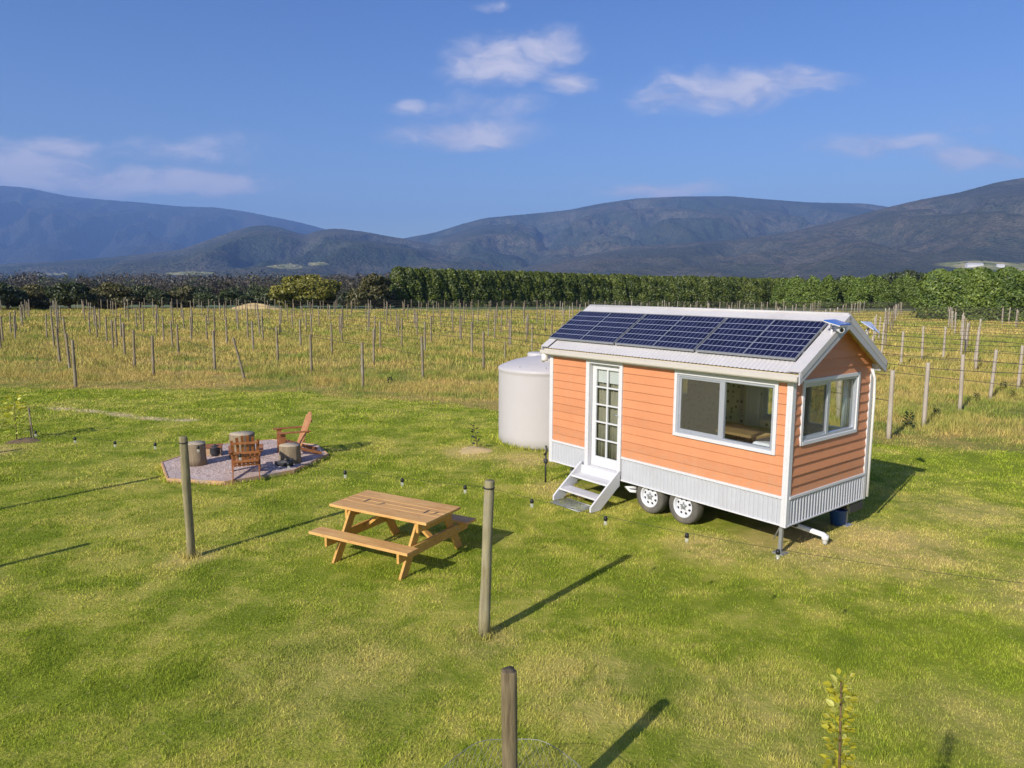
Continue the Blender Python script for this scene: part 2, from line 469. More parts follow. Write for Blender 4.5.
def blades(name, px, py, h, wdt, mat, lean=0.6, z0=0.0):
    n = len(px)
    ang = rng.uniform(0, 2 * np.pi, n); la = rng.uniform(0, 2 * np.pi, n)
    ln = h * lean * rng.uniform(0.15, 1.0, n)
    cx, cy_ = np.cos(ang) * wdt / 2, np.sin(ang) * wdt / 2
    bx, by = px, py
    V = np.empty((n, 5, 3), np.float32)
    mx_, my_ = bx + np.cos(la) * ln * 0.35, by + np.sin(la) * ln * 0.35
    V[:, 0] = np.stack([bx - cx, by - cy_, np.full(n, z0 - 0.005)], 1)
    V[:, 1] = np.stack([bx + cx, by + cy_, np.full(n, z0 - 0.005)], 1)
    V[:, 2] = np.stack([mx_ + cx * .8, my_ + cy_ * .8, z0 + h * 0.6], 1)
    V[:, 3] = np.stack([mx_ - cx * .8, my_ - cy_ * .8, z0 + h * 0.6], 1)
    V[:, 4] = np.stack([bx + np.cos(la) * ln, by + np.sin(la) * ln, z0 + h], 1)
    o = np.arange(n)[:, None] * 5
    F = np.concatenate([o + np.array([[0, 1, 2]]), o + np.array([[0, 2, 3]]), o + np.array([[3, 2, 4]])], 1).reshape(-1, 3)
    r = np.repeat(rng.uniform(0, 1, n), 5)
    return tag(npmesh(name, V.reshape(-1, 3), F, mat, attrs={"rnd": r}), kind='stuff')

def vnoise(x, y, s, seed=0):
    """vectorised value noise"""
    g = np.random.default_rng(100 + seed).uniform(0, 1, (256, 256))
    x = x * s + 1000.37; y = y * s + 1000.71
    xi, yi = np.floor(x).astype(int), np.floor(y).astype(int)
    fx, fy = x - xi, y - yi
    fx = fx * fx * (3 - 2 * fx); fy = fy * fy * (3 - 2 * fy)
    q = lambda i, j: g[i % 256, j % 256]
    return (q(xi, yi) * (1 - fx) + q(xi + 1, yi) * fx) * (1 - fy) + (q(xi, yi + 1) * (1 - fx) + q(xi + 1, yi + 1) * fx) * fy

def scatter(y0, y1, dens, margin=1.5, k=0.80):
    wmax = y1 * k + margin
    n = int(dens * (y1 - y0) * 2 * wmax)
    x = rng.uniform(-wmax, wmax, n); y = rng.uniform(y0, y1, n)
    m_ = np.abs(x) < y * k + margin
    return x[m_], y[m_]

def lawn_keep(x, y):
    k = y < lawn_edge(x) + 0.6 * (vnoise(x, y, 0.7, 5) - 0.5) * 2
    lx = (x - HOUSE_K.x) * HA.x + (y - HOUSE_K.y) * HA.y; ly = (x - HOUSE_K.x) * HB.x + (y - HOUSE_K.y) * HB.y
    k &= ~((lx > 0.25) & (lx < 2.2) & (ly > 0.3) & (ly < 5.0))
    k &= (x - TANK_C.x) ** 2 + (y - TANK_C.y) ** 2 > (TANK_R + 0.02) ** 2
    inside = np.ones(len(x), bool)
    for p, q in zip(PATIO, PATIO[1:] + PATIO[:1]):
        cr = (q.x - p.x) * (y - p.y) - (q.y - p.y) * (x - p.x)
        inside &= cr > -0.02
    return k & ~inside

LX, LY, LH, LW = [], [], [], []
for (y0, y1, dens, h0, wd) in ((3.6, 8.5, 4600, 0.028, 0.0042), (8.5, 14, 2200, 0.028, 0.0065), (14, 21, 900, 0.031, 0.011), (21, 30.5, 420, 0.038, 0.018)):
    x, y = scatter(y0, y1, dens)
    k = lawn_keep(x, y); x, y = x[k], y[k]
    cl = vnoise(x, y, 2.3, 1) * 0.5 + vnoise(x, y, 7.0, 2) * 0.5
    k = rng.uniform(0, 1, len(x)) < np.clip(1.7 * cl - 0.15, 0.08, 1)
    x, y, cl = x[k], y[k], cl[k]
    h = h0 * (0.45 + 0.9 * cl) * rng.uniform(0.6, 1.35, len(x)) * (0.75 + 0.6 * vnoise(x, y, 0.5, 3))
    LX.append(x); LY.append(y); LH.append(h); LW.append(np.full(len(x), wd) * rng.uniform(0.7, 1.3, len(x)))
for (x0, y0, r0, n0) in ((-4.755, 10.33, 0.07, 90), (-0.312, 7.92, 0.07, 150), (0.0, 4.69, 0.07, 220), (0.015, 4.735, 0.53, 500)):
    a_ = rng.uniform(0, 6.283, n0); q_ = r0 + np.abs(rng.normal(0, 0.05, n0))
    LX.append(x0 + np.cos(a_) * q_); LY.append(y0 + np.sin(a_) * q_); LH.append(rng.uniform(0.05, 0.14, n0)); LW.append(np.full(n0, 0.006))
n0 = 900; a_ = rng.uniform(0, 6.283, n0); q_ = TANK_R + np.abs(rng.normal(0, 0.07, n0))
LX.append(TANK_C.x + np.cos(a_) * q_); LY.append(TANK_C.y + np.sin(a_) * q_); LH.append(rng.uniform(0.05, 0.16, n0)); LW.append(np.full(n0, 0.012))
for p, q in zip(PATIO, PATIO[1:] + PATIO[:1]):
    n0 = 160; f_ = rng.uniform(0, 1, n0); nn = Vector((q.y - p.y, p.x - q.x, 0)).normalized(); o_ = 0.05 + np.abs(rng.normal(0, 0.05, n0))
    LX.append(p.x + (q.x - p.x) * f_ + nn.x * o_); LY.append(p.y + (q.y - p.y) * f_ + nn.y * o_); LH.append(rng.uniform(0.03, 0.10, n0)); LW.append(np.full(n0, 0.011))
blades("lawn_grass", np.concatenate(LX), np.concatenate(LY), np.concatenate(LH), np.concatenate(LW), M_lawn_blade, 0.9)

FX, FY, FH, FW = [], [], [], []
for (y0, y1, dens, h0, wd) in ((14, 34, 420, 0.24, 0.011), (34, 60, 110, 0.28, 0.024), (60, 119, 30, 0.30, 0.06)):
    x, y = scatter(y0, y1, dens, 4)
    k = y > lawn_edge(x) + 0.8 * (vnoise(x, y, 0.7, 5) - 0.5) * 2; x, y = x[k], y[k]
    cl = vnoise(x, y, 0.9, 6) * 0.5 + vnoise(x, y, 2.6, 7) * 0.5
    st = vnoise(x * ROW_N.x + y * ROW_N.y, (x * ROW_U.x + y * ROW_U.y) * 0.12, 0.8, 8)
    k = rng.uniform(0, 1, len(x)) < np.clip(2.4 * cl - 0.45, 0.05, 1)
    x, y, cl, st = x[k], y[k], cl[k], st[k]
    edge = np.clip((y - lawn_edge(x)) / 3.0, 0.25, 1.0)
    h = h0 * (0.35 + 0.9 * cl) * (0.6 + 0.7 * st) * rng.uniform(0.5, 1.3, len(x)) * edge
    FX.append(x); FY.append(y); FH.append(h); FW.append(np.full(len(x), wd) * rng.uniform(0.6, 1.3, len(x)))
blades("long_grass", np.concatenate(FX), np.concatenate(FY), np.concatenate(FH), np.concatenate(FW), M_field_blade, 0.8)

# ------------------------------------------------------------------ materials for built things
M_orange = paint("coral_weatherboard", (0.585, 0.235, 0.103), 0.55, 0.07, 2.0, 0.15)
_m, _t, _b = M_orange, NT(M_orange.node_tree), M_orange.node_tree.nodes["Principled BSDF"]
_c = obj_coord(_t); _z = _t.new("ShaderNodeSeparateXYZ", ins={0: _c}).outputs[2]
_bd = _t.math('FLOOR', _t.math('DIVIDE', _t.math('SUBTRACT', _z, 0.919), 0.155))
_wn = _t.new("ShaderNodeTexWhiteNoise", noise_dimensions='1D', ins={"W": _bd}).outputs["Value"]
_src = _b.inputs["Base Color"].links[0].from_socket
_col = _t.vmath('SCALE', _src, _t.ramp(_wn, 0, 1, 0.94, 1.05))
_st = _t.noise(_t.mapping(_c, (6, 6, 0.7)), 1.0, 5.0, 0.65)
_col = _t.mix(_t.ramp(_st, 0.52, 0.75, 0.0, 0.22), _col, (0.50, 0.32, 0.20))
_col = _t.mix(_t.math('MULTIPLY', _t.ramp(_z, 0.92, 1.35, 0.35, 0.0), _t.ramp(_t.noise(_c, 9.0, 4.0, 0.7), 0.4, 0.65)), _col, (0.40, 0.27, 0.17))
_t.set(_b.inputs["Base Color"], _col)
M_white = paint("white_paint", (0.621, 0.612, 0.616), 0.45, 0.04, 2.0, 0.0)
M_door = paint("white_door_paint", (0.603, 0.603, 0.612), 0.4, 0.03)
M_skirt = paint("pale_grey_steel", (0.470, 0.474, 0.500), 0.45, 0.05, 2.5, 0.0, 0.0, 0.5, 0.12)
M_roof = paint("cream_roof_steel", (0.517, 0.491, 0.478), 0.5, 0.06, 1.5, 0.0, 0.0, 0.4, 0.15)
M_gutter = paint("cream_gutter_steel", (0.534, 0.491, 0.431), 0.45, 0.04, 2.0)
M_barge = paint("pale_grey_barge", (0.431, 0.422, 0.440), 0.5, 0.05)
M_alu = paint("silver_aluminium", (0.52, 0.54, 0.60), 0.35, 0.04, 4.0, 0, 0.5)
M_soffit = paint("soffit_ply", (0.55, 0.42, 0.16), 0.7, 0.1)
M_lining = paint("inner_wall_paint", (0.80, 0.77, 0.64), 0.7, 0.05)
M_dark = paint("dark_steel", (0.035, 0.035, 0.04), 0.6, 0.2)
M_galv = paint("galvanised_steel", (0.38, 0.39, 0.40), 0.45, 0.12, 8, 0, 0.6)
M_tyre = paint("tyre_rubber", (0.11, 0.10, 0.085), 0.85, 0.2, 6, 0.2, dirt=0.4, dirtcol=(0.24, 0.2, 0.13))
M_rim = paint("white_rim_paint", (0.621, 0.621, 0.647), 0.35, 0.03)
M_black = paint("black_plastic", (0.012, 0.012, 0.013), 0.5, 0.2)
M_pvc = paint("white_pvc", (0.72, 0.72, 0.70), 0.35, 0.04)
M_tank = paint("tank_polyethylene", (0.483, 0.453, 0.448), 0.5, 0.03, 0.8, 0.0, 0.0, 0.4, 0.06)
M_blue = paint("blue_plastic", (0.03, 0.10, 0.38), 0.4, 0.1)
M_fabric = paint("white_bedding", (0.75, 0.74, 0.76), 0.9, 0.06, 8, 0.3)
M_curtain = paint("white_curtain", (0.75, 0.76, 0.78), 0.9, 0.06, 8, 0.2)
M_bench = wood("pale_pine", (0.62, 0.42, 0.15), (0.75, 0.52, 0.22), (20, 2, 20), 0.5, 0.1)
M_floor = wood("floor_boards", (0.30, 0.17, 0.08), (0.42, 0.26, 0.13), (15, 1.5, 15), 0.5, 0.1)
M_cedar = wood("stained_cedar", (0.46, 0.23, 0.05), (0.66, 0.38, 0.10), (2.2, 26, 26), 0.6, 0.3)
M_cedar_top = wood("stained_cedar_top", (0.54, 0.275, 0.085), (0.74, 0.44, 0.155), (2.0, 22, 22), 0.55, 0.25)
M_chair = wood("red_brown_timber", (0.27, 0.095, 0.03), (0.42, 0.17, 0.06), (10, 10, 3), 0.65, 0.3)
M_chair_l = wood("pale_chair_timber", (0.46, 0.20, 0.09), (0.62, 0.31, 0.15), (10, 10, 3), 0.65, 0.3)  # paler red-brown timber, used for one backrest
M_edge = wood("orange_edging", (0.50, 0.28, 0.13), (0.60, 0.38, 0.20), (3, 3, 20), 0.7, 0.3, 0.8)
M_post = wood("weathered_post", (0.19, 0.16, 0.085), (0.36, 0.31, 0.17), (28, 28, 2.2), 0.9, 0.6, 0.35)
M_post_dark = wood("dark_weathered_post", (0.075, 0.055, 0.03), (0.27, 0.21, 0.115), (30, 30, 1.6), 0.9, 0.8, 0.2)
M_vpost = wood("grey_vineyard_post", (0.16, 0.125, 0.075), (0.32, 0.26, 0.17), (28, 28, 2.2), 0.9, 0.5, 0.5)
M_vpost_pale = wood("pale_vineyard_post", (0.34, 0.28, 0.21), (0.50, 0.43, 0.34), (28, 28, 2.2), 0.9, 0.5, 0.4)
M_wire = paint("rusty_wire", (0.06, 0.05, 0.045), 0.7, 0.2)
M_mesh = paint("zinc_wire", (0.28, 0.28, 0.24), 0.5, 0.1, 6, 0, 0.3)

# stump: bark sides, pale cut top with rings
m, t, b = material("stump_wood"); M_stump = m
c = obj_coord(t)
sp = t.new("ShaderNodeSeparateXYZ", ins={0: t.new("ShaderNodeNewGeometry").outputs["Normal"]})
topm = t.ramp(sp.outputs[2], 0.6, 0.9)
side = t.mix(t.noise(t.mapping(c, (16, 16, 2)), 1.0, 5.0, 0.65), (0.12, 0.085, 0.05), (0.35, 0.27, 0.17))
rr = t.vmath('LENGTH', t.vmath('MULTIPLY', c, (1, 1, 0)))
ring = t.math('SINE', t.math('MULTIPLY', t.math('ADD', rr, t.math('MULTIPLY', t.noise(c, 3.0), 0.06)), 160))
topc = t.mix(t.ramp(ring, -1, 1), (0.42, 0.33, 0.21), (0.54, 0.44, 0.30))
t.set(b.inputs["Base Color"], t.mix(topm, side, topc)); b.inputs["Roughness"].default_value = 0.9
t.set(b.inputs["Normal"], t.bump(t.noise(t.mapping(c, (22, 22, 2)), 1.0, 4.0), 0.5, 0.02))

# gravel
m, t, b = material("gravel"); M_gravel = m
pos = world_pos(t)
vo = t.new("ShaderNodeTexVoronoi", ins={"Vector": pos, "Scale": 26.0})
cc = t.mix(t.ramp(t.vmath('LENGTH', vo.outputs["Color"]), 0.5, 1.4), (0.36, 0.265, 0.22), (0.66, 0.52, 0.45))
t.set(b.inputs["Base Color"], t.mix(t.ramp(t.noise(pos, 1.2, 4.0), 0.35, 0.7, 0.0, 0.4), cc, (0.40, 0.30, 0.25)))
b.inputs["Roughness"].default_value = 0.9
t.set(b.inputs["Normal"], t.bump(vo.outputs["Distance"], 0.6, 0.015))

# glass: clear with real fresnel reflection
def glass_mat(name, tint, refl=1.0):
    m = bpy.data.materials.new(name); m.use_nodes = True
    t = NT(m.node_tree); t.n.remove(t.n["Principled BSDF"])
    ge = t.new("ShaderNodeNewGeometry")
    cs_ = t.math('ABSOLUTE', t.vmath('DOT_PRODUCT', ge.outputs["Normal"], ge.outputs["Incoming"]))
    fz = t.math('MULTIPLY_ADD', t.math('POWER', t.math('SUBTRACT', 1.0, cs_, clamp=True), 5.0), 0.96, 0.04)
    a = t.new("ShaderNodeBsdfTransparent", ins={0: tint}); g = t.new("ShaderNodeBsdfGlossy", ins={0: (1, 1, 1), 1: 0.03})
    mx = t.new("ShaderNodeMixShader", ins={0: t.math('MULTIPLY', fz, refl, clamp=True), 1: a.outputs[0], 2: g.outputs[0]})
    t.t.links.new(mx.outputs[0], t.n["Material Output"].inputs[0])
    return m
M_glass = glass_mat("window_glass", (0.93, 0.95, 0.94))
M_bulb = glass_mat("bulb_glass", (0.95, 0.95, 0.93), 2.0)
t = NT(M_bulb.node_tree); _o = t.n["Material Output"]; _s = _o.inputs[0].links[0].from_socket
_d = t.new("ShaderNodeBsdfDiffuse", ins={0: (0.85, 0.84, 0.80)}); _m = t.new("ShaderNodeMixShader", ins={0: 0.22, 1: _s, 2: _d.outputs[0]}); t.t.links.new(_m.outputs[0], _o.inputs[0])
m = bpy.data.materials.new("fly_screen"); m.use_nodes = True; M_screen = m
t = NT(m.node_tree)
a = t.new("ShaderNodeBsdfTransparent"); df = t.new("ShaderNodeBsdfDiffuse", ins={0: (0.11, 0.105, 0.08)})
mx = t.new("ShaderNodeMixShader", ins={0: 0.42, 1: a.outputs[0], 2: df.outputs[0]}); t.t.links.new(mx.outputs[0], t.n["Material Output"].inputs[0])
# wallpaper with small dark sprigs
m, t, b = material("sprig_wallpaper"); M_paper = m
c = obj_coord(t)
vo = t.new("ShaderNodeTexVoronoi", ins={"Vector": t.vmath('MULTIPLY', c, (0, 1, 1)), "Scale": 9.0, "Randomness": 0.5})
t.set(b.inputs["Base Color"], t.mix(t.ramp(vo.outputs["Distance"], 0.22, 0.34), (0.20, 0.18, 0.11), (0.78, 0.73, 0.56))); b.inputs["Roughness"].default_value = 0.8
# solar cells: object coordinates of the panel, u along the roof (Y), v up the slope (X)
m, t, b = material("solar_cells"); M_cells = m
c = obj_coord(t); s3 = t.new("ShaderNodeSeparateXYZ", ins={0: c})
def lines(v, pitch, wd):
    q = t.math('ABSOLUTE', t.math('SUBTRACT', t.math('FRACT', t.math('DIVIDE', v, pitch)), 0.5))
    return t.ramp(q, 0.5 - wd / pitch / 2 - 0.012, 0.5 - wd / pitch / 2 + 0.012)
ln = t.math('MAXIMUM', t.math('MULTIPLY', lines(s3.outputs[0], 1.0 / 6, 0.010), 1.0), t.math('MULTIPLY', lines(s3.outputs[1], 0.86 / 10, 0.0045), 0.75))
cellv = t.noise(t.vmath('SNAP', c, (1.0 / 6, 0.086, 1)), 40.0, 1.0)
cell = t.mix(t.ramp(cellv, 0.3, 0.7), (0.006, 0.007, 0.026), (0.013, 0.014, 0.045))
t.set(b.inputs["Base Color"], t.mix(ln, cell, (0.40, 0.42, 0.50)))
b.inputs["Roughness"].default_value = 0.13; b.inputs["Specular IOR Level"].default_value = 0.35

# ------------------------------------------------------------------ the cabin on wheels
house = thing("tiny_house", "coral weatherboard cabin on a trailer with solar panels on its pale gable roof", "tiny house", HOUSE_K, HOUSE_TH)
HM = Matrix.Translation(HOUSE_K) @ Matrix.Rotation(HOUSE_TH, 4, 'Z')
def HP(x, y, z): return HM @ Vector((x, y, z))
W, L = 2.4, 5.209
ZB, ZS, ZT = 0.473, 0.919, 2.66
OE, LE, ZR, RO = 0.108, 2.778, 3.548, 0.164
SL = (ZR - LE) / (W / 2 + OE)          # roof slope
def roof_z(x): return LE + (min(x, W - x) + OE) * SL
BH = 0.155

def wall(org, du, dn, length, ztop, openings, gable=False, zbot=ZS, lip=0.026):
    """lapped boards as one mesh; du along, dn outward"""
    org, du, dn = Vector(org), Vector(du), Vector(dn)
    mb = MB()
    P = lambda u, w_, z: org + du * u + dn * w_ + Vector((0, 0, z))
    cuts = {zbot}
    z = zbot
    while z < ztop: cuts.add(min(z, ztop)); z += BH
    cuts.add(ztop)
    for o_ in openings: cuts |= {o_[2], o_[3]}
    cuts = sorted(c_ for c_ in cuts if zbot <= c_ <= ztop)
    off = lambda z, k: lip - (lip - 0.006) * (z - (zbot + k * BH)) / BH
    def span(z):
        if not gable or z <= ZT: return 0.0, length
        i = max(0.0, (z - (LE - 0.03)) / SL - OE)
        return i, length - i
    for z0, z1 in zip(cuts[:-1], cuts[1:]):
        if z1 - z0 < 1e-5: continue
        k = int((z0 + 1e-6 - zbot) / BH)
        zm = (z0 + z1) / 2
        segs = [(0.0, length)]
        for (u0, u1, a, b_) in openings:
            if a < zm < b_:
                segs = [s for q in segs for s in ((q[0], min(q[1], u0)), (max(q[0], u1), q[1])) if s[1] - s[0] > 1e-4]
        for (u0, u1) in segs:
            l0, r0 = span(z0); l1, r1 = span(z1)
            a0, b0, a1, b1 = max(u0, l0), min(u1, r0), max(u0, l1), min(u1, r1)
            if b0 <= a0: continue
            if b1 < a1: a1 = b1 = (a1 + b1) / 2
            w0, w1 = off(z0, k), off(z1, k)
            mb.quad(P(a0, w0, z0), P(b0, w0, z0), P(b1, w1, z1), P(a1, w1, z1))
            if abs(z0 - (zbot + k * BH)) < 1e-4:
                mb.quad(P(a0, 0.0, z0), P(b0, 0.0, z0), P(b0, w0, z0), P(a0, w0, z0))
    return mb
def lining(org, du, dn, length, z0, ztop, openings, gable=False):
    org, du, dn = Vector(org), Vector(du), Vector(dn)
    mb = MB()
    zc = sorted({z0, ztop} | {q for o_ in openings for q in o_[2:4] if z0 < q < ztop})
    T = 0.06
    for a, b_ in zip(zc[:-1], zc[1:]):
        zm = (a + b_) / 2
        segs = [(0.0, length)]
        for (u0, u1, c_, d_) in openings:
            if c_ < zm < d_: segs = [s for q in segs for s in ((q[0], min(q[1], u0)), (max(q[0], u1), q[1])) if s[1] - s[0] > 1e-4]
        for u0, u1 in segs:
            p = [org + du * u0 + Vector((0, 0, a)), org + du * u1 + Vector((0, 0, a)), org + du * u1 + Vector((0, 0, b_)), org + du * u0 + Vector((0, 0, b_))]
            mb.prism(p, dn * -T)
    if gable:
        p = [org + Vector((0, 0, ztop)), org + du * length + Vector((0, 0, ztop)), org + du * (length / 2) + Vector((0, 0, ztop + (length / 2) * SL - 0.02))]
        mb.prism(p, dn * -T)
    return mb

F_WIN = (0.215, 2.09, 1.545, 2.61); F_DOOR = (3.30, 4.185, 0.60, 2.60)
E_WIN = (0.26, 1.955, 1.69, 2.645); B_WIN = (0.15, 1.95, 1.55, 2.55); B_WIN_ADDED = (3.6, 4.9, 1.75, 2.55)  # second back window is added, out of view, to lighten the cabin inside
front = wall((0, 0, 0), (0, 1, 0), (-1, 0, 0), L, ZT, [F_WIN, F_DOOR]).build("wall", M_orange, house)
front["label"] = "long sunlit coral wall with the door and a wide window"
lining((0, 0, 0), (0, 1, 0), (-1, 0, 0), L, 0.62, ZT, [F_WIN, F_DOOR]).build("lining", M_lining, front)
endw = wall((0, 0, 0), (1, 0, 0), (0, -1, 0), W, ZR - 0.05, [E_WIN], True, lip=0.034).build("wall", M_orange, house)
endw["label"] = "gable end wall in raking light"
lining((0.06, 0.001, 0), (1, 0, 0), (0, -1, 0), W - 0.12, 0.62, ZT, [(E_WIN[0] - .06, E_WIN[1] - .06, *E_WIN[2:])], True).build("lining", M_lining, endw)
backw = wall((W, 0, 0), (0, 1, 0), (1, 0, 0), L, ZT, [B_WIN, B_WIN_ADDED]).build("wall", M_orange, house)
lining((W, 0, 0), (0, 1, 0), (1, 0, 0), L, 0.62, ZT, [B_WIN, B_WIN_ADDED]).build("lining", M_paper, backw)
farw = wall((0, L, 0), (1, 0, 0), (0, 1, 0), W, ZR - 0.05, [], True).build("wall", M_orange, house)
lining((0.06, L, 0), (1, 0, 0), (0, 1, 0), W - 0.12, 0.62, ZT, [], True).build("lining", M_lining, farw)
MB().box((0.065, 0.065, 0.56), (W - 0.065, L - 0.065, 0.618)).build("cabin_floor", M_floor, house)

# skirting of ribbed steel
def ribbed(org, du, dn, u0, u1, z0, z1, pitch=0.08, dep=0.016):
    org, du, dn = Vector(org), Vector(du), Vector(dn)
    mb = MB(); n = max(2, int((u1 - u0) / pitch * 8))
    vs = []
    for i in range(n + 1):
        u = u0 + (u1 - u0) * i / n
        s = math.sin(2 * math.pi * u / pitch); s = max(-0.75, min(0.75, s * 1.2)) / 0.75
        q = org + du * u + dn * (0.012 + dep * 0.5 * (1 + s))
        vs += [q + Vector((0, 0, z0)), q + Vector((0, 0, z1))]
    mb.add(vs, [(2 * i, 2 * i + 2, 2 * i + 3, 2 * i + 1) for i in range(n)], 0, False)
    a, b_ = org + du * u0, org + du * u1
    mb.prism([a + dn * 0.004 + Vector((0, 0, z0)), b_ + dn * 0.004 + Vector((0, 0, z0)), b_ + dn * 0.004 + Vector((0, 0, z1)), a + dn * 0.004 + Vector((0, 0, z1))], dn * -0.04)
    return mb
sk = ribbed((0, 0, 0), (0, 1, 0), (-1, 0, 0), 0.03, 3.27, ZB + .02, ZS - .03)
sk2 = ribbed((0, 0, 0), (0, 1, 0), (-1, 0, 0), 4.215, L - 0.03, ZB + .02, ZS - .03)
sk3 = ribbed((0, 0, 0), (0, 1, 0), (-1, 0, 0), 3.27, 4.215, ZB + .02, 0.58)
for q in (sk2, sk3): sk.add(q.v, q.f)
sk.build("skirt", M_skirt, house)
ribbed((0, 0, 0), (1, 0, 0), (0, -1, 0), 0.03, W - 0.03, ZB + .02, ZS - .03, 0.085, 0.026).build("skirt", M_skirt, house)
ribbed((W, 0, 0), (0, 1, 0), (1, 0, 0), 0.03, L - 0.03, ZB + .02, ZS - .03).build("skirt", M_skirt, house)
ribbed((0, L, 0), (1, 0, 0), (0, 1, 0), 0.03, W - 0.03, ZB + .02, ZS - .03).build("skirt", M_skirt, house)
tr = MB()
for (y0, y1) in ((0.03, 3.268), (4.213, L - 0.03)): tr.box((-0.046, y0, ZS - 0.03), (0.0, y1, ZS + 0.012))
tr.box((-0.036, 0.03, ZB), (0.0, L - 0.03, ZB + 0.025))
tr.build("skirt_trim", M_white, house, 0.004)
tr = MB(); tr.box((0.03, -0.050, ZS - 0.03), (W - 0.03, 0, ZS + 0.012)); tr.box((0.03, -0.044, ZB), (W - .03, 0, ZB + 0.025))
tr.build("skirt_trim", M_white, house, 0.004)
for (cx_, cy0, sx, sy) in ((0, 0, -1, -1), (W, 0, 1, -1), (0, L, -1, 1), (W, L, 1, 1)):
    c = MB()
    x0, x1 = sorted((cx_ + sx * 0.040, cx_ - sx * 0.055)); y0, y1 = sorted((cy0 + sy * 0.040, cy0 - sy * 0.0))
    c.box((x0, y0, ZB - 0.01), (x1, y1, ZT + 0.03))
    x0, x1 = sorted((cx_ + sx * 0.040, cx_ - sx * 0.0)); y0, y1 = sorted((cy0 - sy * 0.0, cy0 - sy * 0.055))
    c.box((x0, y0, ZB - 0.01), (x1, y1, ZT + 0.029))
    c.build("corner_trim", M_white, house, 0.004)

# windows
def window(op, org, du, dn, split, screen_side, cased=0.055, blind=False):
    org, du, dn = Vector(org), Vector(du), Vector(dn)
    u0, u1, z0, z1 = op
    def B(mb, a, b_, c_, d_, w0, w1):
        p = [org + du * a + dn * w0 + Vector((0, 0, c_)), org + du * b_ + dn * w0 + Vector((0, 0, c_)), org + du * b_ + dn * w0 + Vector((0, 0, d_)), org + du * a + dn * w0 + Vector((0, 0, d_))]
        return mb.prism(p, dn * (w1 - w0))
    cs = MB(); o_, i_ = 0.018, cased - 0.018
    B(cs, u0 - o_, u0 + i_, z0 - o_, z1 + o_, -0.05, 0.045); B(cs, u1 - i_, u1 + o_, z0 - o_, z1 + o_, -0.05, 0.045)
    B(cs, u0 + i_, u1 - i_, z1 - i_, z1 + o_, -0.05, 0.044); B(cs, u0 + i_, u1 - i_, z0 - o_, z0 + i_, -0.05, 0.048)
    win = cs.build("window", M_white, house, 0.003)
    a, b_, c_, d_ = u0 + i_, u1 - i_, z0 + i_, z1 - i_
    fr = MB(); f = 0.04
    B(fr, a, a + f, c_, d_, -0.045, 0.024); B(fr, b_ - f, b_, c_, d_, -0.045, 0.024)
    B(fr, a + f, b_ - f, d_ - f, d_, -0.045, 0.023); B(fr, a + f, b_ - f, c_, c_ + f, -0.045, 0.026)
    B(fr, split - 0.035, split + 0.035, c_ + f, d_ - f, -0.04, 0.018)
    # inner sash rails of the sliding half
    sa, sb = (a + f, split - 0.035) if screen_side == 'lo' else (split + 0.035, b_ - f)
    B(fr, sa, sb, c_ + f, c_ + f + 0.035, -0.03, 0.008); B(fr, sa, sb, d_ - f - 0.03, d_ - f, -0.03, 0.008)
    B(fr, sa, sa + 0.03, c_ + f + .035, d_ - f - .03, -0.03, 0.008); B(fr, sb - 0.03, sb, c_ + f + .035, d_ - f - .03, -0.03, 0.008)
    fr.build("sash_frame", M_alu, win, 0.002)
    for (p, q) in ((a + f, split - 0.035), (split + 0.035, b_ - f)):
        g = MB(); B(g, p - .004, q + .004, c_ + f - .004, d_ - f + .004, -0.020, -0.014); g.build("pane", M_glass, win)
    if screen_side:
        g = MB(); B(g, sa + .03, sb - .03, c_ + f + .035, d_ - f - .03, 0.0, 0.001); g.build("fly_screen", M_screen, win)
    return win
window(F_WIN, (0, 0, 0), (0, 1, 0), (-1, 0, 0), 1.167, 'hi')["label"] = "wide sliding window with a dark fly screen over its left half"
window(E_WIN, (0, 0, 0), (1, 0, 0), (0, -1, 0), 1.05, 'lo')["label"] = "gable end window looking through to the grass behind"
window(B_WIN, (W, 0, 0), (0, 1, 0), (1, 0, 0), 1.05, '')
window(B_WIN_ADDED, (W, 0, 0), (0, 1, 0), (1, 0, 0), 4.25, '')

# door
dc = MB()
dc.box((-0.052, 4.115, 0.56), (0.085, 4.205, 2.655)); dc.box((-0.052, 3.275, 0.56), (0.085, 3.348, 2.655)); dc.box((-0.053, 3.348, 2.58), (0.085, 4.115, 2.656))
dc.box((-0.06, 3.348, 0.56), (0.085, 4.115, 0.605))
dcase = dc.build("door_frame", M_white, house, 0.003)
dl = MB(); x0, x1 = 0.045, 0.082; ya, yb, za, zb_ = 3.352, 4.111, 0.61, 2.576; gl, gr, gz0, gz1 = 4.012, 3.452, 0.80, 2.47
dl.box((x0, gl, za), (x1, yb, zb_)); dl.box((x0, ya, za), (x1, gr, zb_)); dl.box((x0, gr, za), (x1, gl, gz0)); dl.box((x0, gr, gz1), (x1, gl, zb_))
door = dl.build("door", M_door, house, 0.004)
mu = MB(); ym = (gl + gr) / 2
mu.box((x0 + .004, ym - 0.017, gz0), (x1 - .004, ym + 0.017, gz1))
for i in range(1, 5):
    z = gz0 + (gz1 - gz0) * i / 5
    mu.box((x0 + .006, gr, z - 0.014), (x1 - .006, ym - .017, z + 0.014)); mu.box((x0 + .006, ym + .017, z - 0.014), (x1 - .006, gl, z + 0.014))
mu.build("glazing_bars", M_door, door)
MB().box((x0 + 0.017, gr - .004, gz0 - .004), (x0 + 0.022, gl + .004, gz1 + .004)).build("pane", M_glass, door)
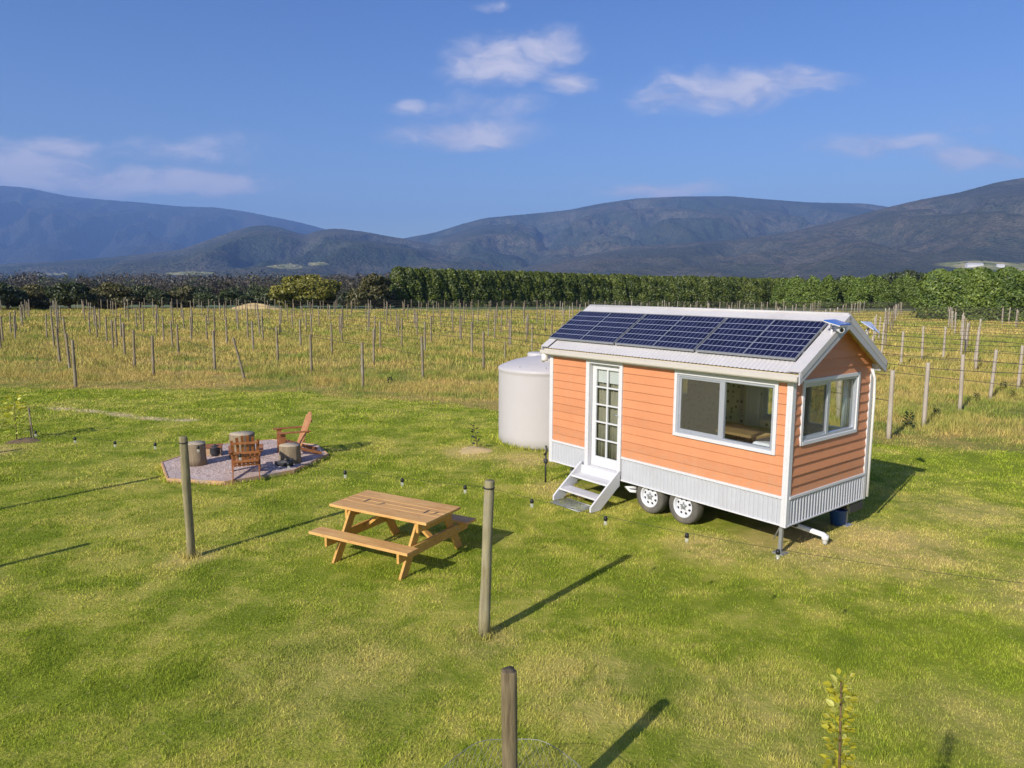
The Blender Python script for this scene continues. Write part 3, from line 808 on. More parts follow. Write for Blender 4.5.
MB().box((x0 - 0.012, ya + 0.03, 1.55), (x0, ya + 0.07, 1.75)).tube([(x0 - .012, ya + .05, 1.66), (x0 - .05, ya + .05, 1.66), (x0 - .05, ya + .15, 1.66)], 0.010, 6).build("handle", M_galv, door)

# roof of corrugated steel
def roof_half(sgn):
    mb = MB(); y0, y1 = -RO, L + RO; n = int((y1 - y0) / 0.076 * 6)
    vs = []
    xe, ze = (-OE, LE) if sgn < 0 else (W + OE, LE)
    nx_, nz = (-SL, 1) if sgn < 0 else (SL, 1)
    k = 1 / math.hypot(SL, 1); nx_, nz = nx_ * k, nz * k
    for i in range(n + 1):
        y = y0 + (y1 - y0) * i / n
        h = 0.020 + 0.0055 * math.sin(2 * math.pi * y / 0.076)
        vs += [(xe + nx_ * h, y, ze + nz * h), (W / 2 + nx_ * h, y, ZR + nz * h)]
    mb.add(vs, [(2 * i, 2 * i + 2, 2 * i + 3, 2 * i + 1) for i in range(n)], 0, True)
    return mb
for s in (-1, 1): roof_half(s).build("roof", M_roof, house)
# lining under the sheets and ply soffits at the gables
for s in (-1, 1):
    xe = -OE + 0.02 if s < 0 else W + OE - 0.02
    ze = LE + 0.02 * SL - 0.012
    p = [(xe, -RO + 0.03, ze), (W / 2, -RO + 0.03, ZR - 0.012), (W / 2, -RO + 0.03, ZR - 0.05), (xe, -RO + 0.03, ze - 0.035)]
    MB().prism(p, (0, L + 2 * RO - 0.06, 0)).build("soffit", M_soffit, house)
# ridge capping
rc = MB(); k = 1 / math.hypot(SL, 1)
for s in (-1, 1):
    a = Vector((W / 2, -RO - 0.012, ZR + 0.062)); e = Vector((W / 2 + s * 0.19 * k, -RO - 0.012, ZR + 0.058 - 0.19 * SL * k))
    rc.prism([a, e, e + Vector((0, 0, -0.012)), a + Vector((0, 0, -0.012))], (0, L + 2 * RO + 0.024, 0))
rc.tube([(W / 2, -RO - .012, ZR + 0.06), (W / 2, L + RO + .012, ZR + 0.06)], 0.028, 8)
rc.build("ridge_cap", M_roof, house)
# barge boards and their roll-top flashing at both gables
for yb, oy in ((-RO, -1), (L + RO, 1)):
    for s in (-1, 1):
        xe = -OE - 0.03 if s < 0 else W + OE + 0.03
        ze = LE - 0.03 * SL
        p = [(xe, yb, ze + 0.045), (W / 2, yb, ZR + 0.045), (W / 2, yb, ZR - 0.16), (xe, yb, ze - 0.13)]
        MB().prism(p, (0, oy * 0.028, 0)).build("barge_board", M_barge, house, 0.003)
        fl = MB(); a = Vector((xe, yb + oy * 0.036, ze + 0.05)); e = Vector((W / 2 - s * -0.0, yb + oy * 0.036, ZR + 0.05)); up = Vector((s * SL * k, 0, k))
        q = Vector((0, -oy * 0.20, 0))
        fl.prism([a, e, e + q, a + q], up * 0.014)
        fl.prism([a, e, e - up * 0.08, a - up * 0.08], (0, oy * -0.008, 0))
        fl.build("barge_flashing", M_roof, house, 0.003)
# frieze, fascia, gutter
for xs_, s in ((0, -1), (W, 1)):
    b_ = MB(); x0, x1 = sorted((xs_ + s * 0.002, xs_ + s * 0.050)); b_.box((x0, 0.04, ZT - 0.03), (x1, L - 0.04, ZT + 0.035)); b_.build("frieze_board", M_white, house, 0.003)
    b_ = MB(); x0, x1 = sorted((xs_ + s * 0.052, xs_ + s * 0.080)); b_.box((x0, -RO + 0.03, LE - 0.12), (x1, L + RO - 0.03, LE - 0.012)); b_.build("fascia", M_white, house, 0.003)
    g = MB(); xo, xi = xs_ + s * (OE + 0.085), xs_ + s * 0.082
    prof = [(xi, LE - 0.005), (xi, LE - 0.105), (xo - s * 0.012, LE - 0.105), (xo, LE - 0.085), (xo, LE - 0.03), (xo - s * 0.010, LE - 0.024), (xo - s * 0.012, LE - 0.05), (xo - s * 0.016, LE - 0.08), (xo - s * 0.022, LE - 0.093), (xi + s * 0.01, LE - 0.093), (xi + s * 0.01, LE - 0.005)]
    for p, q in zip(prof[:-1], prof[1:]): g.quad((p[0], -RO - .01, p[1]), (q[0], -RO - .01, q[1]), (q[0], L + RO + .01, q[1]), (p[0], L + RO + .01, p[1]))
    for ye in (-RO - .01, L + RO + .01): g.add([(xi, ye, LE - 0.005), (xi, ye, LE - 0.105), (xo, ye, LE - 0.1), (xo, ye, LE - 0.03)], [(0, 1, 2, 3)])
    g.build("gutter", M_gutter, house)
# downpipe from the gutter across to the tank
g = MB(); t0 = HM.inverted() @ (TANK_C + Vector((-0.05, -0.55, 2.2)))
g.tube([(-0.12, L + 0.10, LE - 0.09), (-0.12, L + 0.10, LE - 0.17), (-0.11, L + 0.16, LE - 0.24), (t0.x, t0.y, 2.38), (t0.x, t0.y, 2.02)], 0.048, 10)
g.lathe([(0.062, -0.09), (0.07, -.05), (0.07, 0.05), (0.06, 0.07)], 12, (-0.12, L + 0.10, LE - 0.16))
g.build("downpipe", M_pvc, house)
MB().tube([(W - 0.1, -0.075, LE - 0.1), (W - 0.02, -0.085, LE - 0.25), (W + 0.005, -0.085, 2.2), (W + 0.005, -0.085, 0.52)], 0.022, 8).build("downpipe", M_pvc, house)

# solar panels: three landscape panels of two half fields each
cosr = k; sinr = SL * k
for i, (y0, y1) in enumerate(((0.02, 1.785), (1.825, 3.59), (3.63, 5.395))):
    pn = thing("solar_panel", None, None)
    pn.parent = house
    base = Vector((-OE, (y0 + y1) / 2, LE)) + Vector((cosr, 0, sinr)) * 0.262 + Vector((-sinr, 0, cosr)) * 0.075
    pn.matrix_parent_inverse = Matrix.Identity(4)
    pn.location = base; pn.rotation_euler = (0, -math.atan(SL), 0)
    hy = (y1 - y0) / 2
    fr = MB()
    fr.box((-0.010, -hy, -0.018), (0.006, hy, 0.020)); fr.box((0.994, -hy, -0.018), (1.010, hy, 0.020))
    fr.box((0.006, -hy, -0.018), (0.994, -hy + 0.012, 0.020)); fr.box((0.006, hy - 0.012, -0.018), (0.994, hy, 0.020))
    fr.box((0.006, -0.011, 0.0145), (0.994, 0.011, 0.0165))
    fr.build("panel_frame", M_galv, pn)
    for s in (-1, 1):
        cs = MB(); c0 = 0.011 + 0.43
        cs.box((-0.0 + 0.006, -0.43, 0.0), (0.994, 0.43, 0.014))
        co = cs.build("cell_field", M_cells, pn); co.location = (0, s * (0.0115 + 0.43), 0)
    rl = MB(); rl.box((0.2, -hy - .02, -0.045), (0.24, hy + .02, -0.019)); rl.box((0.76, -hy - .02, -0.045), (0.80, hy + .02, -0.019)); rl.build("mounting_rail", M_galv, pn)
    cl = MB()
    for yy_ in (-hy + 0.02, hy - 0.02):
        for xx_ in (0.22, 0.78): MB().tube([(xx_, yy_, -0.1), (xx_, yy_, -0.02)], 0.012, 6).build("mounting_foot", M_galv, pn)
    

# security camera with its own small cell plate at the gable peak, and a tilted plate on the far slope
sc_ = thing("security_camera", None, None); sc_.parent = house
sc_.location = (W / 2 - 0.46, -RO - 0.03, roof_z(W / 2 - 0.46) + 0.06)
b_ = MB(); M_ = Matrix.Rotation(R_(14), 4, 'X')
b_.box((-0.17, -0.13, 0.165), (0.17, 0.13, 0.180), 0, M_); b_.build("cell_plate", paint("blue_cell_plate", (0.04, 0.13, 0.45), 0.25, 0.05), sc_, 0.003)
b_ = MB(); b_.box((-0.17, -0.134, 0.150), (0.17, 0.126, 0.163), 0, M_); b_.build("plate_edge", M_white, sc_)
b_ = MB(); b_.tube([(0.05, 0.0, 0.09), (-0.06, -0.14, 0.06)], 0.045, 12); b_.tube([(0, 0.05, 0.06), (0, 0.05, 0.16)], 0.015, 8); b_.tube([(0, 0.04, -0.1), (0.0, 0.04, 0.06)], 0.018, 8)
b_.build("camera_body", M_white, sc_)
MB().tube([(-0.0602, -0.1403, 0.0598), (-0.063, -0.1445, 0.059)], 0.030, 12).build("lens", M_black, sc_)
M_plate = paint("pale_blue_plate", (0.50, 0.54, 0.66), 0.25, 0.08)
tp = thing("tilted_plate", None, None); tp.parent = house
tp.location = (W + 0.03, 0.05, LE + 0.36)
b_ = MB()
b_.prism([(-0.17, -0.12, 0.20), (0.12, -0.10, 0.12), (0.18, 0.10, 0.31), (-0.18, 0.10, 0.33)], (0.0, 0.004, -0.012))
b_.build("plate", M_plate, tp, 0.003)
MB().tube([(0, 0.1, -0.39), (0.0, 0.1, 0.14), (0, 0.05, 0.21)], 0.014, 8).build("bracket", M_galv, tp)
MB().box((-0.05, 0.05, -0.42), (0.05, 0.15, -0.35)).build("foot", M_black, tp)

# chassis, wheels, jacks
ch = MB()
for x in (0.45, W - 0.45): ch.box((x - 0.03, 0.05, 0.36), (x + 0.03, L - 0.05, 0.50))
for y in (0.06, 0.9, 1.7, 2.85, 3.8, L - 0.1): ch.box((0.05, y - 0.025, 0.44), (W - 0.05, y + 0.025, 0.56))
ch.box((0.04, 0.04, 0.455), (0.09, L - 0.04, 0.47)); ch.box((W - 0.09, 0.04, 0.455), (W - 0.04, L - 0.04, 0.47))
for y in (1.90, 2.64): ch.tube([(0.2, y, 0.31), (W - 0.2, y, 0.31)], 0.03, 8)
ch.build("chassis", M_dark, house)
def wheel(x, y, s):
    w_ = thing("wheel", None, None); w_.parent = house; w_.location = (x, y, 0.31); w_.rotation_euler = (0, 0, 0 if s < 0 else math.pi)
    My = Matrix.Rotation(R_(-90), 4, 'Y')
    prof = [(0.185, -0.09), (0.22, -0.105), (0.27, -0.107), (0.298, -0.09), (0.310, -0.06), (0.3125, 0.0), (0.310, 0.06), (0.298, 0.09), (0.27, 0.107), (0.22, 0.105), (0.185, 0.09)]
    tm = MB().lathe(prof, 40, (0, 0, 0), My, cap=False)
    tm.build("tyre", M_tyre, w_)
    rm = MB()
    rm.lathe([(0.188, -0.085), (0.19, 0.085), (0.197, 0.10), (0.185, 0.103), (0.172, 0.085), (0.160, 0.055)], 40, (0, 0, 0), My, cap=False)
    # dished face with eight openings
    n = 8
    for i in range(n):
        a0, a1 = 2 * math.pi * (i - 0.30) / n, 2 * math.pi * (i + 0.30) / n
        a2 = 2 * math.pi * (i + 0.70) / n
        q = lambda r, a, z: My @ Vector((r * math.cos(a), r * math.sin(a), z))
        rm.quad(q(0.164, a0, 0.055), q(0.164, a1, 0.055), q(0.085, a1, 0.070), q(0.085, a0, 0.070))
        rm.quad(q(0.164, a1, 0.055), q(0.164, a2, 0.055), q(0.150, a2, 0.058), q(0.150, a1, 0.058))
        rm.quad(q(0.108, a1, 0.066), q(0.108, a2, 0.066), q(0.085, a2, 0.070), q(0.085, a1, 0.070))
    rm.lathe([(0.088, 0.070), (0.07, 0.066), (0.045, 0.066)], 24, (0, 0, 0), My, cap=False)
    rm.build("rim", M_rim, w_)
    hb = MB().lathe([(0.046, 0.05), (0.046, 0.085), (0.040, 0.10), (0.030, 0.105)], 16, (0, 0, 0), My)
    for i in range(5):
        a = 2 * math.pi * i / 5
        hb.tube([My @ Vector((0.062 * math.cos(a), 0.062 * math.sin(a), 0.06)), My @ Vector((0.062 * math.cos(a), 0.062 * math.sin(a), 0.085))], 0.010, 6)
    hb.build("hub", M_galv, w_)
    MB().lathe([(0.15, -0.02), (0.15, 0.03)], 24, (0, 0, 0), My).build("brake_drum", M_dark, w_)
for y in (1.90, 2.64): wheel(0.13, y, -1); wheel(W - 0.13, y, 1)
for (x, y) in ((0.11, 0.11), (0.35, L - 0.25), (W - 0.2, 0.15), (W - 0.3, L - 0.2)):
    j = MB(); j.box((x - 0.026, y - 0.026, 0.06), (x + 0.026, y + 0.026, 0.46)); j.box((x - 0.02, y - 0.02, 0.02), (x + 0.02, y + 0.02, 0.1)); j.box((x - 0.09, y - 0.09, 0.0), (x + 0.09, y + 0.09, 0.02))
    j.tube([(x, y + 0.03, 0.40), (x + 0.14, y + 0.2, 0.14)], 0.012, 6)
    j.build("jack_leg", M_galv, house, 0.003)
MB().tube([(0.62, 0.75, 0.36), (0.985, -0.10, 0.16), (0.99, -0.118, 0.15), (0.992, -0.125, 0.13), (0.992, -0.13, 0.02)], 0.042, 10).lathe([(0.052, -0.04), (0.056, 0), (0.052, 0.04)], 10, (0.992, -0.128, 0.12)).build("drain_pipe", M_pvc, house)
MB().tube([(0.16, 3.05, 0.36), (0.05, 3.22, 0.34), (0.0, 3.05, 0.33), (0.05, 2.95, 0.33)], 0.03, 8).build("drain_pipe", M_pvc, house)
MB().box((W - 0.45, -0.035, 0.30), (W - 0.02, -0.015, 0.44)).build("number_board", M_dark, house)

# ------------------------------------------------------------------ things inside the cabin
def inside(o):
    o.matrix_world = HM @ o.matrix_world
    return o
bd = thing("bed", "low white bed seen through the gable end window", "bed", HP(0, 0, 0), HOUSE_TH)
MB().box((0.08, 0.08, 0.62), (2.3, 0.98, 1.12)).build("bed_base", M_bench, bd, 0.01)
MB().box((0.09, 0.09, 1.12), (2.29, 0.97, 1.42)).build("mattress", M_fabric, bd, 0.04)
pw = tag(MB().box((-0.22, -0.16, -0.06), (0.22, 0.16, 0.08)).build("pillow", M_fabric, None, 0.05), "white pillow on the bed behind the fly screened end pane", "pillow")
pw.location = HP(0.45, 0.62, 1.51); pw.rotation_euler = (0, R_(8), HOUSE_TH)
kb = thing("kitchen_bench", "pale pine topped bench against the patterned wall inside the cabin", "bench", HP(0, 0, 0), HOUSE_TH)
MB().box((1.45, 1.45, 1.36), (2.32, 2.75, 1.41)).build("bench_top", M_bench, kb, 0.005)
MB().box((1.5, 1.49, 0.62), (2.32, 1.52, 1.36)).build("side_panel", M_white, kb)
MB().box((1.52, 1.53, 0.62), (2.32, 2.72, 1.0)).build("cupboard", M_floor, kb)
def curtain(name_lab, u0, u1, fixed, axis, z0, z1):
    mb = MB(); n = 40; vs = []
    for i in range(n + 1):
        u = u0 + (u1 - u0) * i / n; o_ = 0.022 * math.sin(i * 1.1) + 0.008 * math.sin(i * 2.7)
        for z in (z0, z1): vs.append((fixed + o_, u, z) if axis == 'y' else (u, fixed + o_, z))
    mb.add(vs, [(2 * i, 2 * i + 2, 2 * i + 3, 2 * i + 1) for i in range(n)], 0, True)
    o = mb.build("curtain", M_curtain); o.location = HP(0, 0, 0); o.rotation_euler = (0, 0, HOUSE_TH)
    md = o.modifiers.new("solid", 'SOLIDIFY'); md.thickness = 0.004
    return tag(o, name_lab, "curtain")
curtain("white curtain hanging inside beside the patterned wall", 1.93, 2.22, W - 0.14, 'y', 1.3, 2.6)
curtain("white curtain drawn to the right edge of the gable end window", 1.80, 2.02, 0.13, 'x', 1.6, 2.62)
rb = tag(MB().tube([(0.10, 0.25, 2.53), (0.10, 1.12, 2.53)], 0.03, 10).build("roller_blind", M_white), "rolled white blind at the top of the wide sliding window", "blind")
rb.location = HP(0, 0, 0); rb.rotation_euler = (0, 0, HOUSE_TH)

curtain("dull beige curtain added to lighten the lower panes of the white door", 3.40, 4.06, 0.15, 'y', 0.66, 2.26).data.materials[0] = paint("added_beige_curtain", (0.26, 0.235, 0.175), 0.9, 0.1, 5)  # invented curtain, hung here so the door panes look less dark
db = tag(MB().box((0.10, 3.40, 2.22), (0.106, 4.06, 2.52)).tube([(0.105, 3.40, 2.53), (0.105, 4.06, 2.53)], 0.022, 8).build("roller_blind", M_white), "short white blind pulled halfway behind the top panes of the door", "blind")
db.location = HP(0, 0, 0); db.rotation_euler = (0, 0, HOUSE_TH)
# ------------------------------------------------------------------ steps, mat, bucket
st = thing("entry_steps", "pale grey timber steps below the white cabin door", "steps", HP(0, 0, 0), HOUSE_TH)
M_step = paint("pale_grey_step_paint", (0.62, 0.61, 0.615), 0.6, 0.06, 3, 0.1, dirt=0.2)
for y in (3.26, 4.24):
    MB().prism([(-0.80, y, 0.012), (-0.80, y, 0.10), (-0.72, y, 0.17), (-0.09, y, 0.66), (-0.06, y, 0.66), (-0.06, y, 0.38), (-0.13, y, 0.34), (-0.56, y, 0.012)], (0, 0.036, 0)).build("stringer", M_step, st, 0.004)
MB().box((-0.66, 3.297, 0.20), (-0.38, 4.239, 0.235)).build("tread", M_step, st, 0.004)
MB().box((-0.36, 3.297, 0.41), (-0.065, 4.239, 0.445)).build("tread", M_step, st, 0.004)
MB().box((-0.092, 3.297, 0.446), (-0.066, 4.239, 0.60)).build("riser", M_step, st, 0.003)
wm = MB()
for i in range(19): wm.tube([(-0.92, 3.45 + i * 0.042, 0.012), (-0.50, 3.45 + i * 0.042, 0.012)], 0.006, 4)
for i in range(11): wm.tube([(-0.92 + i * 0.042, 3.45, 0.016), (-0.92 + i * 0.042, 4.206, 0.016)], 0.005, 4)
for (a, b_) in (((-0.92, 3.45), (-0.92, 4.206)), ((-0.5, 3.45), (-0.5, 4.206))): wm.tube([(*a, 0.014), (*b_, 0.014)], 0.010, 5)
wo = tag(wm.build("wire_mat", M_galv), "wire grid mat lying under the bottom of the entry steps", "mat"); wo.location = HP(0, 0, 0); wo.rotation_euler = (0, 0, HOUSE_TH)
rk = MB().lathe([(0.0, -0.07), (0.08, -0.06), (0.13, 0.0), (0.09, 0.06), (0.0, 0.08)], 9, smooth=False).build("yellow_rock", paint("sandstone", (0.55, 0.42, 0.16), 0.9, 0.2, 6, 0.5)); rk.location = HP(-0.28, 4.02, 0.07); rk.scale = (1, 1.4, 1)
tag(rk, "small yellow stone on the grass behind the entry steps", "rock")
bk = thing("bucket", "blue plastic bucket in the shade under the far end of the cabin", "bucket", HP(2.12, 0.25, 0))
MB().lathe([(0.0, 0.004), (0.11, 0.004), (0.145, 0.26), (0.155, 0.262), (0.155, 0.28), (0.14, 0.28), (0.105, 0.015), (0, 0.015)], 20).build("pail", M_blue, bk)
MB().tube([(0.155 * math.cos(a), 0.03 + 0.02 * math.sin(a), 0.27 + 0.10 * math.sin(a)) for a in np.linspace(0, math.pi, 12)], 0.004, 5).build("handle", M_galv, bk)

# ------------------------------------------------------------------ water tank
tk = thing("water_tank", "round off-white plastic rainwater tank at the far end of the cabin", "water tank", TANK_C)
TR = TANK_R
prof = [(TR - 0.05, 0.0), (TR, 0.04)]
for i in range(1, 9): prof += [(TR - (0.004 if i % 2 else 0.0), 0.04 + i * 0.22)]
prof += [(TR, 1.86), (TR + 0.012, 1.88), (TR + 0.012, 1.93), (TR - 0.03, 1.97), (TR * 0.72, 2.10), (TR * 0.4, 2.20), (0.32, 2.235), (0.0, 2.235)]
MB().lathe(prof, 64).build("body", M_tank, tk)
rb_ = MB()
for i in range(10):
    a = 2 * math.pi * i / 10 + 0.2
    c0, s0 = math.cos(a), math.sin(a)
    rb_.beam((c0 * 0.4, s0 * 0.4, 2.205), (c0 * (TR - 0.12), s0 * (TR - 0.12), 2.005), 0.05, 0.03)
rb_.build("roof_rib", M_tank, tk, 0.008)
ld = MB().lathe([(0.30, 0.0), (0.30, 0.10), (0.27, 0.13), (0.0, 0.14)], 28); o = ld.build("lid", M_tank, tk); o.location = (-0.25, 0.25, 2.16)
ld = MB().lathe([(0.17, 0.0), (0.17, 0.13), (0.15, 0.135), (0.15, 0.05), (0, 0.05)], 20); o = ld.build("inlet_strainer", M_tank, tk); o.location = (-0.05, -0.55, 2.08)
vx = MB(); q = HP(-0.05, L + 0.12, 0) - TANK_C
vx.tube([(q.x, q.y, 0.0), (q.x, q.y, 0.62)], 0.018, 8); vx.tube([(q.x - 0.03, q.y, 0.58), (q.x + .02, q.y - 0.05, 0.66), (q.x, q.y - .02, 0.78)], 0.02, 8); vx.lathe([(0.03, -0.05), (0.045, -0.02), (0.045, 0.03), (0.02, 0.05)], 10, (q.x, q.y, 0.45))
tag(vx.build("garden_tap", M_dark), "dark tap on a standpipe by the tank end of the cabin", "tap").location = TANK_C

# ------------------------------------------------------------------ picnic table (x along the top)
pt = thing("picnic_table", "orange stained timber picnic table with attached bench seats on the lawn", "picnic table", (-1.755, 10.53, 0), math.atan2(-0.49, 0.871))
tb = MB()
for i, (y0, y1) in enumerate(((-0.434, -0.148), (-0.142, -0.004), (0.004, 0.142), (0.148, 0.434))):
    tb.box((-0.90 + 0.004 * (i % 2), y0, 0.71), (0.90 - 0.003 * (i % 3), y1, 0.75))
tb.build("tabletop", M_cedar_top, pt, 0.004)
for x in (-0.52, 0.60): MB().box((x - 0.016, -0.085, 0.7503), (x + 0.016, 0.06, 0.7515)).build("top_slot", M_dark, pt)
for s in (-1, 1):
    MB().box((-0.90, s * 0.745 - 0.125, 0.41), (0.90, s * 0.745 + 0.125, 0.45)).build("bench_seat", M_cedar_top, pt, 0.004)
for x in (-0.58, 0.73):
    MB().beam((x, -0.86, 0.34), (x, 0.86, 0.34), 0.042, 0.14).build("seat_bearer", M_cedar, pt, 0.003)
    for s in (-1, 1):
        for (yb_, zb_) in ((0.31 * s, 0.64), (0.58 * s, 0.34)):
            e_ = x + (0.021 if x > 0 else -0.021)
            MB().tube([(e_, yb_, zb_), (e_ + (0.008 if x > 0 else -0.008), yb_, zb_)], 0.014, 8).build("bolt", M_galv, pt)
    MB().beam((x, -0.42, 0.64), (x, 0.42, 0.64), 0.042, 0.14).build("top_bearer", M_cedar, pt, 0.003)
    for s in (-1, 1):
        xx = x + (0.043 if x < 0 else -0.043)
        MB().prism([(xx - 0.02, s * 0.78, 0.0), (xx - 0.02, s * 0.62, 0.0), (xx - 0.02, s * 0.22, 0.708), (xx - 0.02, s * 0.38, 0.708)], (0.04, 0, 0)).build("leg", M_cedar, pt, 0.003)
    MB().beam((x - 0.06 * (1 if x > 0 else -1), 0, 0.36), (x - 0.5 * (1 if x > 0 else -1), 0, 0.70), 0.09, 0.042).build("brace", M_cedar, pt, 0.003)

# ------------------------------------------------------------------ gravel patio with seats
pa = thing("gravel_patio", "octagonal patch of pinkish gravel edged with timber boards", "patio", PATIO_C)
pp = [p - PATIO_C for p in PATIO]
MB().prism([p + Vector((0, 0, -0.01)) for p in pp], (0, 0, 0.085)).build("gravel", M_gravel, pa)
for p, q in zip(pp, pp[1:] + pp[:1]):
    d_ = (q - p).normalized(); n_ = Vector((d_.y, -d_.x, 0))
    MB().beam(p + n_ * 0.02 + Vector((0, 0, 0.04)) - d_ * 0.02, q + n_ * 0.02 + Vector((0, 0, 0.04)) + d_ * 0.012, 0.036, 0.095).build("edging_board", M_edge, pa, 0.003)
ZP = 0.075
gs = MB()      # loose stones on the surface
for i in range(2600):
    a, r = random.uniform(0, 6.283), 1.62 * math.sqrt(random.random()); s = random.uniform(0.008, 0.022)
    c = Vector((r * math.cos(a), r * math.sin(a), 0.073))
    gs.add([c + Vector((s, 0, 0)), c + Vector((-s * .6, s * .8, 0)), c + Vector((-s * .5, -s * .8, 0)), c + Vector((0, 0, s * 0.9))], [(0, 1, 3), (1, 2, 3), (2, 0, 3)])
tag(gs.build("loose_stones", M_gravel, pa), kind='stuff')

def stump(name_lab, loc, r, h):
    mb = MB(); prof = [(r * 1.06, 0.0), (r * 1.0, h * 0.3), (r * 0.97, h * 0.7), (r * 0.98, h - 0.015), (r * 0.95, h), (0.0, h + 0.002)]
    mb.lathe(prof, 26)
    for i, v in enumerate(mb.v):
        a = math.atan2(v[1], v[0]); q = 1 + 0.05 * math.sin(3 * a + r * 40) + 0.025 * math.sin(7 * a + h * 30)
        mb.v[i] = (v[0] * q, v[1] * q, v[2])
    o = mb.build("stump_seat", M_stump); o.location = loc
    return tag(o, name_lab, "stump", "sawn stumps used as seats on the gravel")
stump("narrow sawn stump at the left end of the gravel near the lawn post", G(196, 464, ZP), 0.235, 0.48)
stump("wide sawn stump standing behind the slatted chair back", G(243, 457, ZP), 0.275, 0.56)
stump("low broad sawn stump in front of the reclined chair", G(290.5, 462, ZP), 0.235, 0.40)

def adirondack(lab, loc, rz, mb_, ml):
    """faces +y, origin under the seat"""
    c = thing("garden_chair", lab, "garden chair", loc, rz, "slatted timber garden chairs on the gravel")
    for s in (-1, 1):
        MB().prism([(s * 0.27 - 0.011, 0.30, 0.30), (s * 0.27 - 0.011, 0.36, 0.38), (s * 0.27 - 0.011, -0.15, 0.20), (s * 0.27 - 0.011, -0.60, 0.05), (s * 0.27 - 0.011, -0.60, 0.0), (s * 0.27 - 0.011, -0.50, 0.0)], (0.022, 0, 0)).build("rear_leg", mb_, c)
        MB().box((s * 0.295 - 0.012, 0.22, 0.0), (s * 0.295 + 0.012, 0.33, 0.56)).build("front_leg", mb_, c)
        MB().prism([(s * 0.31 - 0.055, 0.42, 0.562), (s * 0.31 + 0.075, 0.40, 0.562), (s * 0.31 + 0.06, -0.30, 0.562), (s * 0.31 - 0.03, -0.36, 0.562)], (0, 0, 0.024)).build("armrest", mb_, c, 0.003)
    se = MB()
    for i in range(6):
        f = i / 5; y = 0.32 - 0.42 * f; z = 0.375 - 0.155 * f
        se.beam((-0.28, y, z), (0.28, y, z), 0.072, 0.02)
    se.build("seat", mb_, c)
    bk_ = MB()
    hts = (0.80, 0.88, 0.93, 0.93, 0.88, 0.80)
    for i, h in enumerate(hts):
        x = (i - 2.5) * 0.088; x2 = (i - 2.5) * 0.108
        bk_.beam((x, -0.12, 0.20), (x2, -0.12 - 0.30 * h / 0.93, 0.20 + 0.78 * h / 0.93), 0.062 if i % 2 else 0.058, 0.018, up=(0, 1, 0.4))
    bk_.build("backrest", ml, c)
    rl = MB()
    for (z, hw) in ((0.34, 0.26), (0.555, 0.33), (0.80, 0.27)):
        y = -0.12 - 0.30 * (z - 0.20) / 0.78 - 0.03
        rl.beam((-hw, y, z), (hw, y, z), 0.024, 0.05)
    rl.build("back_rail", mb_, c)
    return c
adirondack("red-brown slatted chair turned with its back to the lawn in front of the wide stump", G(246.5, 473, ZP), R_(20), M_chair, M_chair).scale = (0.95, 0.95, 0.90)
adirondack("red-brown slatted chair seen side on with its back reclined to the right", G(294, 454, ZP), R_(116), M_chair, M_chair_l)

kb_ = thing("kindling_box", "low orange-brown timber box with a black lid on the gravel behind the left stump", "box", G(210, 455, ZP), R_(15))
MB().box((-0.26, -0.16, 0.0), (0.26, 0.16, 0.20)).build("crate", M_edge, kb_, 0.006)
MB().box((-0.28, -0.18, 0.20), (0.28, 0.18, 0.225)).build("lid", M_chair, kb_, 0.004)
pot = thing("cast_iron_pot", "small black pot standing at the right end of the low timber box", "pot", G(215.5, 455.5, ZP))
MB().lathe([(0.0, 0.0), (0.10, 0.0), (0.135, 0.08), (0.13, 0.19), (0.14, 0.20), (0.12, 0.22), (0.03, 0.24), (0.02, 0.27), (0.0, 0.275)], 18).build("bowl", M_dark, pot)
fs = MB(); vs = []
for i in range(15):
    a = R_(185 + i * 8)
    vs += [(0.34 * math.cos(a), 0.34 * math.sin(a), 0.0), (0.34 * math.cos(a), 0.34 * math.sin(a), 0.05 + 0.010 * i)]
fs.add(vs, [(2 * i, 2 * i + 2, 2 * i + 3, 2 * i + 1) for i in range(14)], 0, True)
fo = fs.build("metal_wind_guard", M_dark); fo.location = G(290.5, 463, ZP); md = fo.modifiers.new("solid", 'SOLIDIFY'); md.thickness = 0.006
tag(fo, "curved dark metal guard standing against the low broad stump", "wind guard")

# ------------------------------------------------------------------ posts and lights on the lawn
def post_mesh(r, h, seed, tilt=(0, 0), n=10, rough=0.012):
    mb = MB(); rs = random.Random(seed); prof = []
    k = 7
    mb.lathe([(r * (1.04 - 0.10 * i / k), -0.15 if i == 0 else h * i / k) for i in range(k + 1)] + [(r * 0.90, h + 0.006), (0.0, h + 0.002)], n)
    for i, v in enumerate(mb.v):
        a = math.atan2(v[1], v[0]); q = 1 + rough / r * (mnoise.noise(Vector((math.cos(a) * 1.6, math.sin(a) * 1.6, v[2] * 1.3 + seed * 7.3))))
        mb.v[i] = (v[0] * q + tilt[0] * max(v[2], 0) / h, v[1] * q + tilt[1] * max(v[2], 0) / h, v[2])
    return mb
def lawn_post(x, y, h, r, tilt, lab, seed):
    o = post_mesh(r, h, seed, tilt, 14, 0.02).build("wooden_post", M_post_dark if h < 1.5 else M_post); o.location = (x, y, 0)
    return tag(o, lab, "post", "round timber posts standing on the lawn")
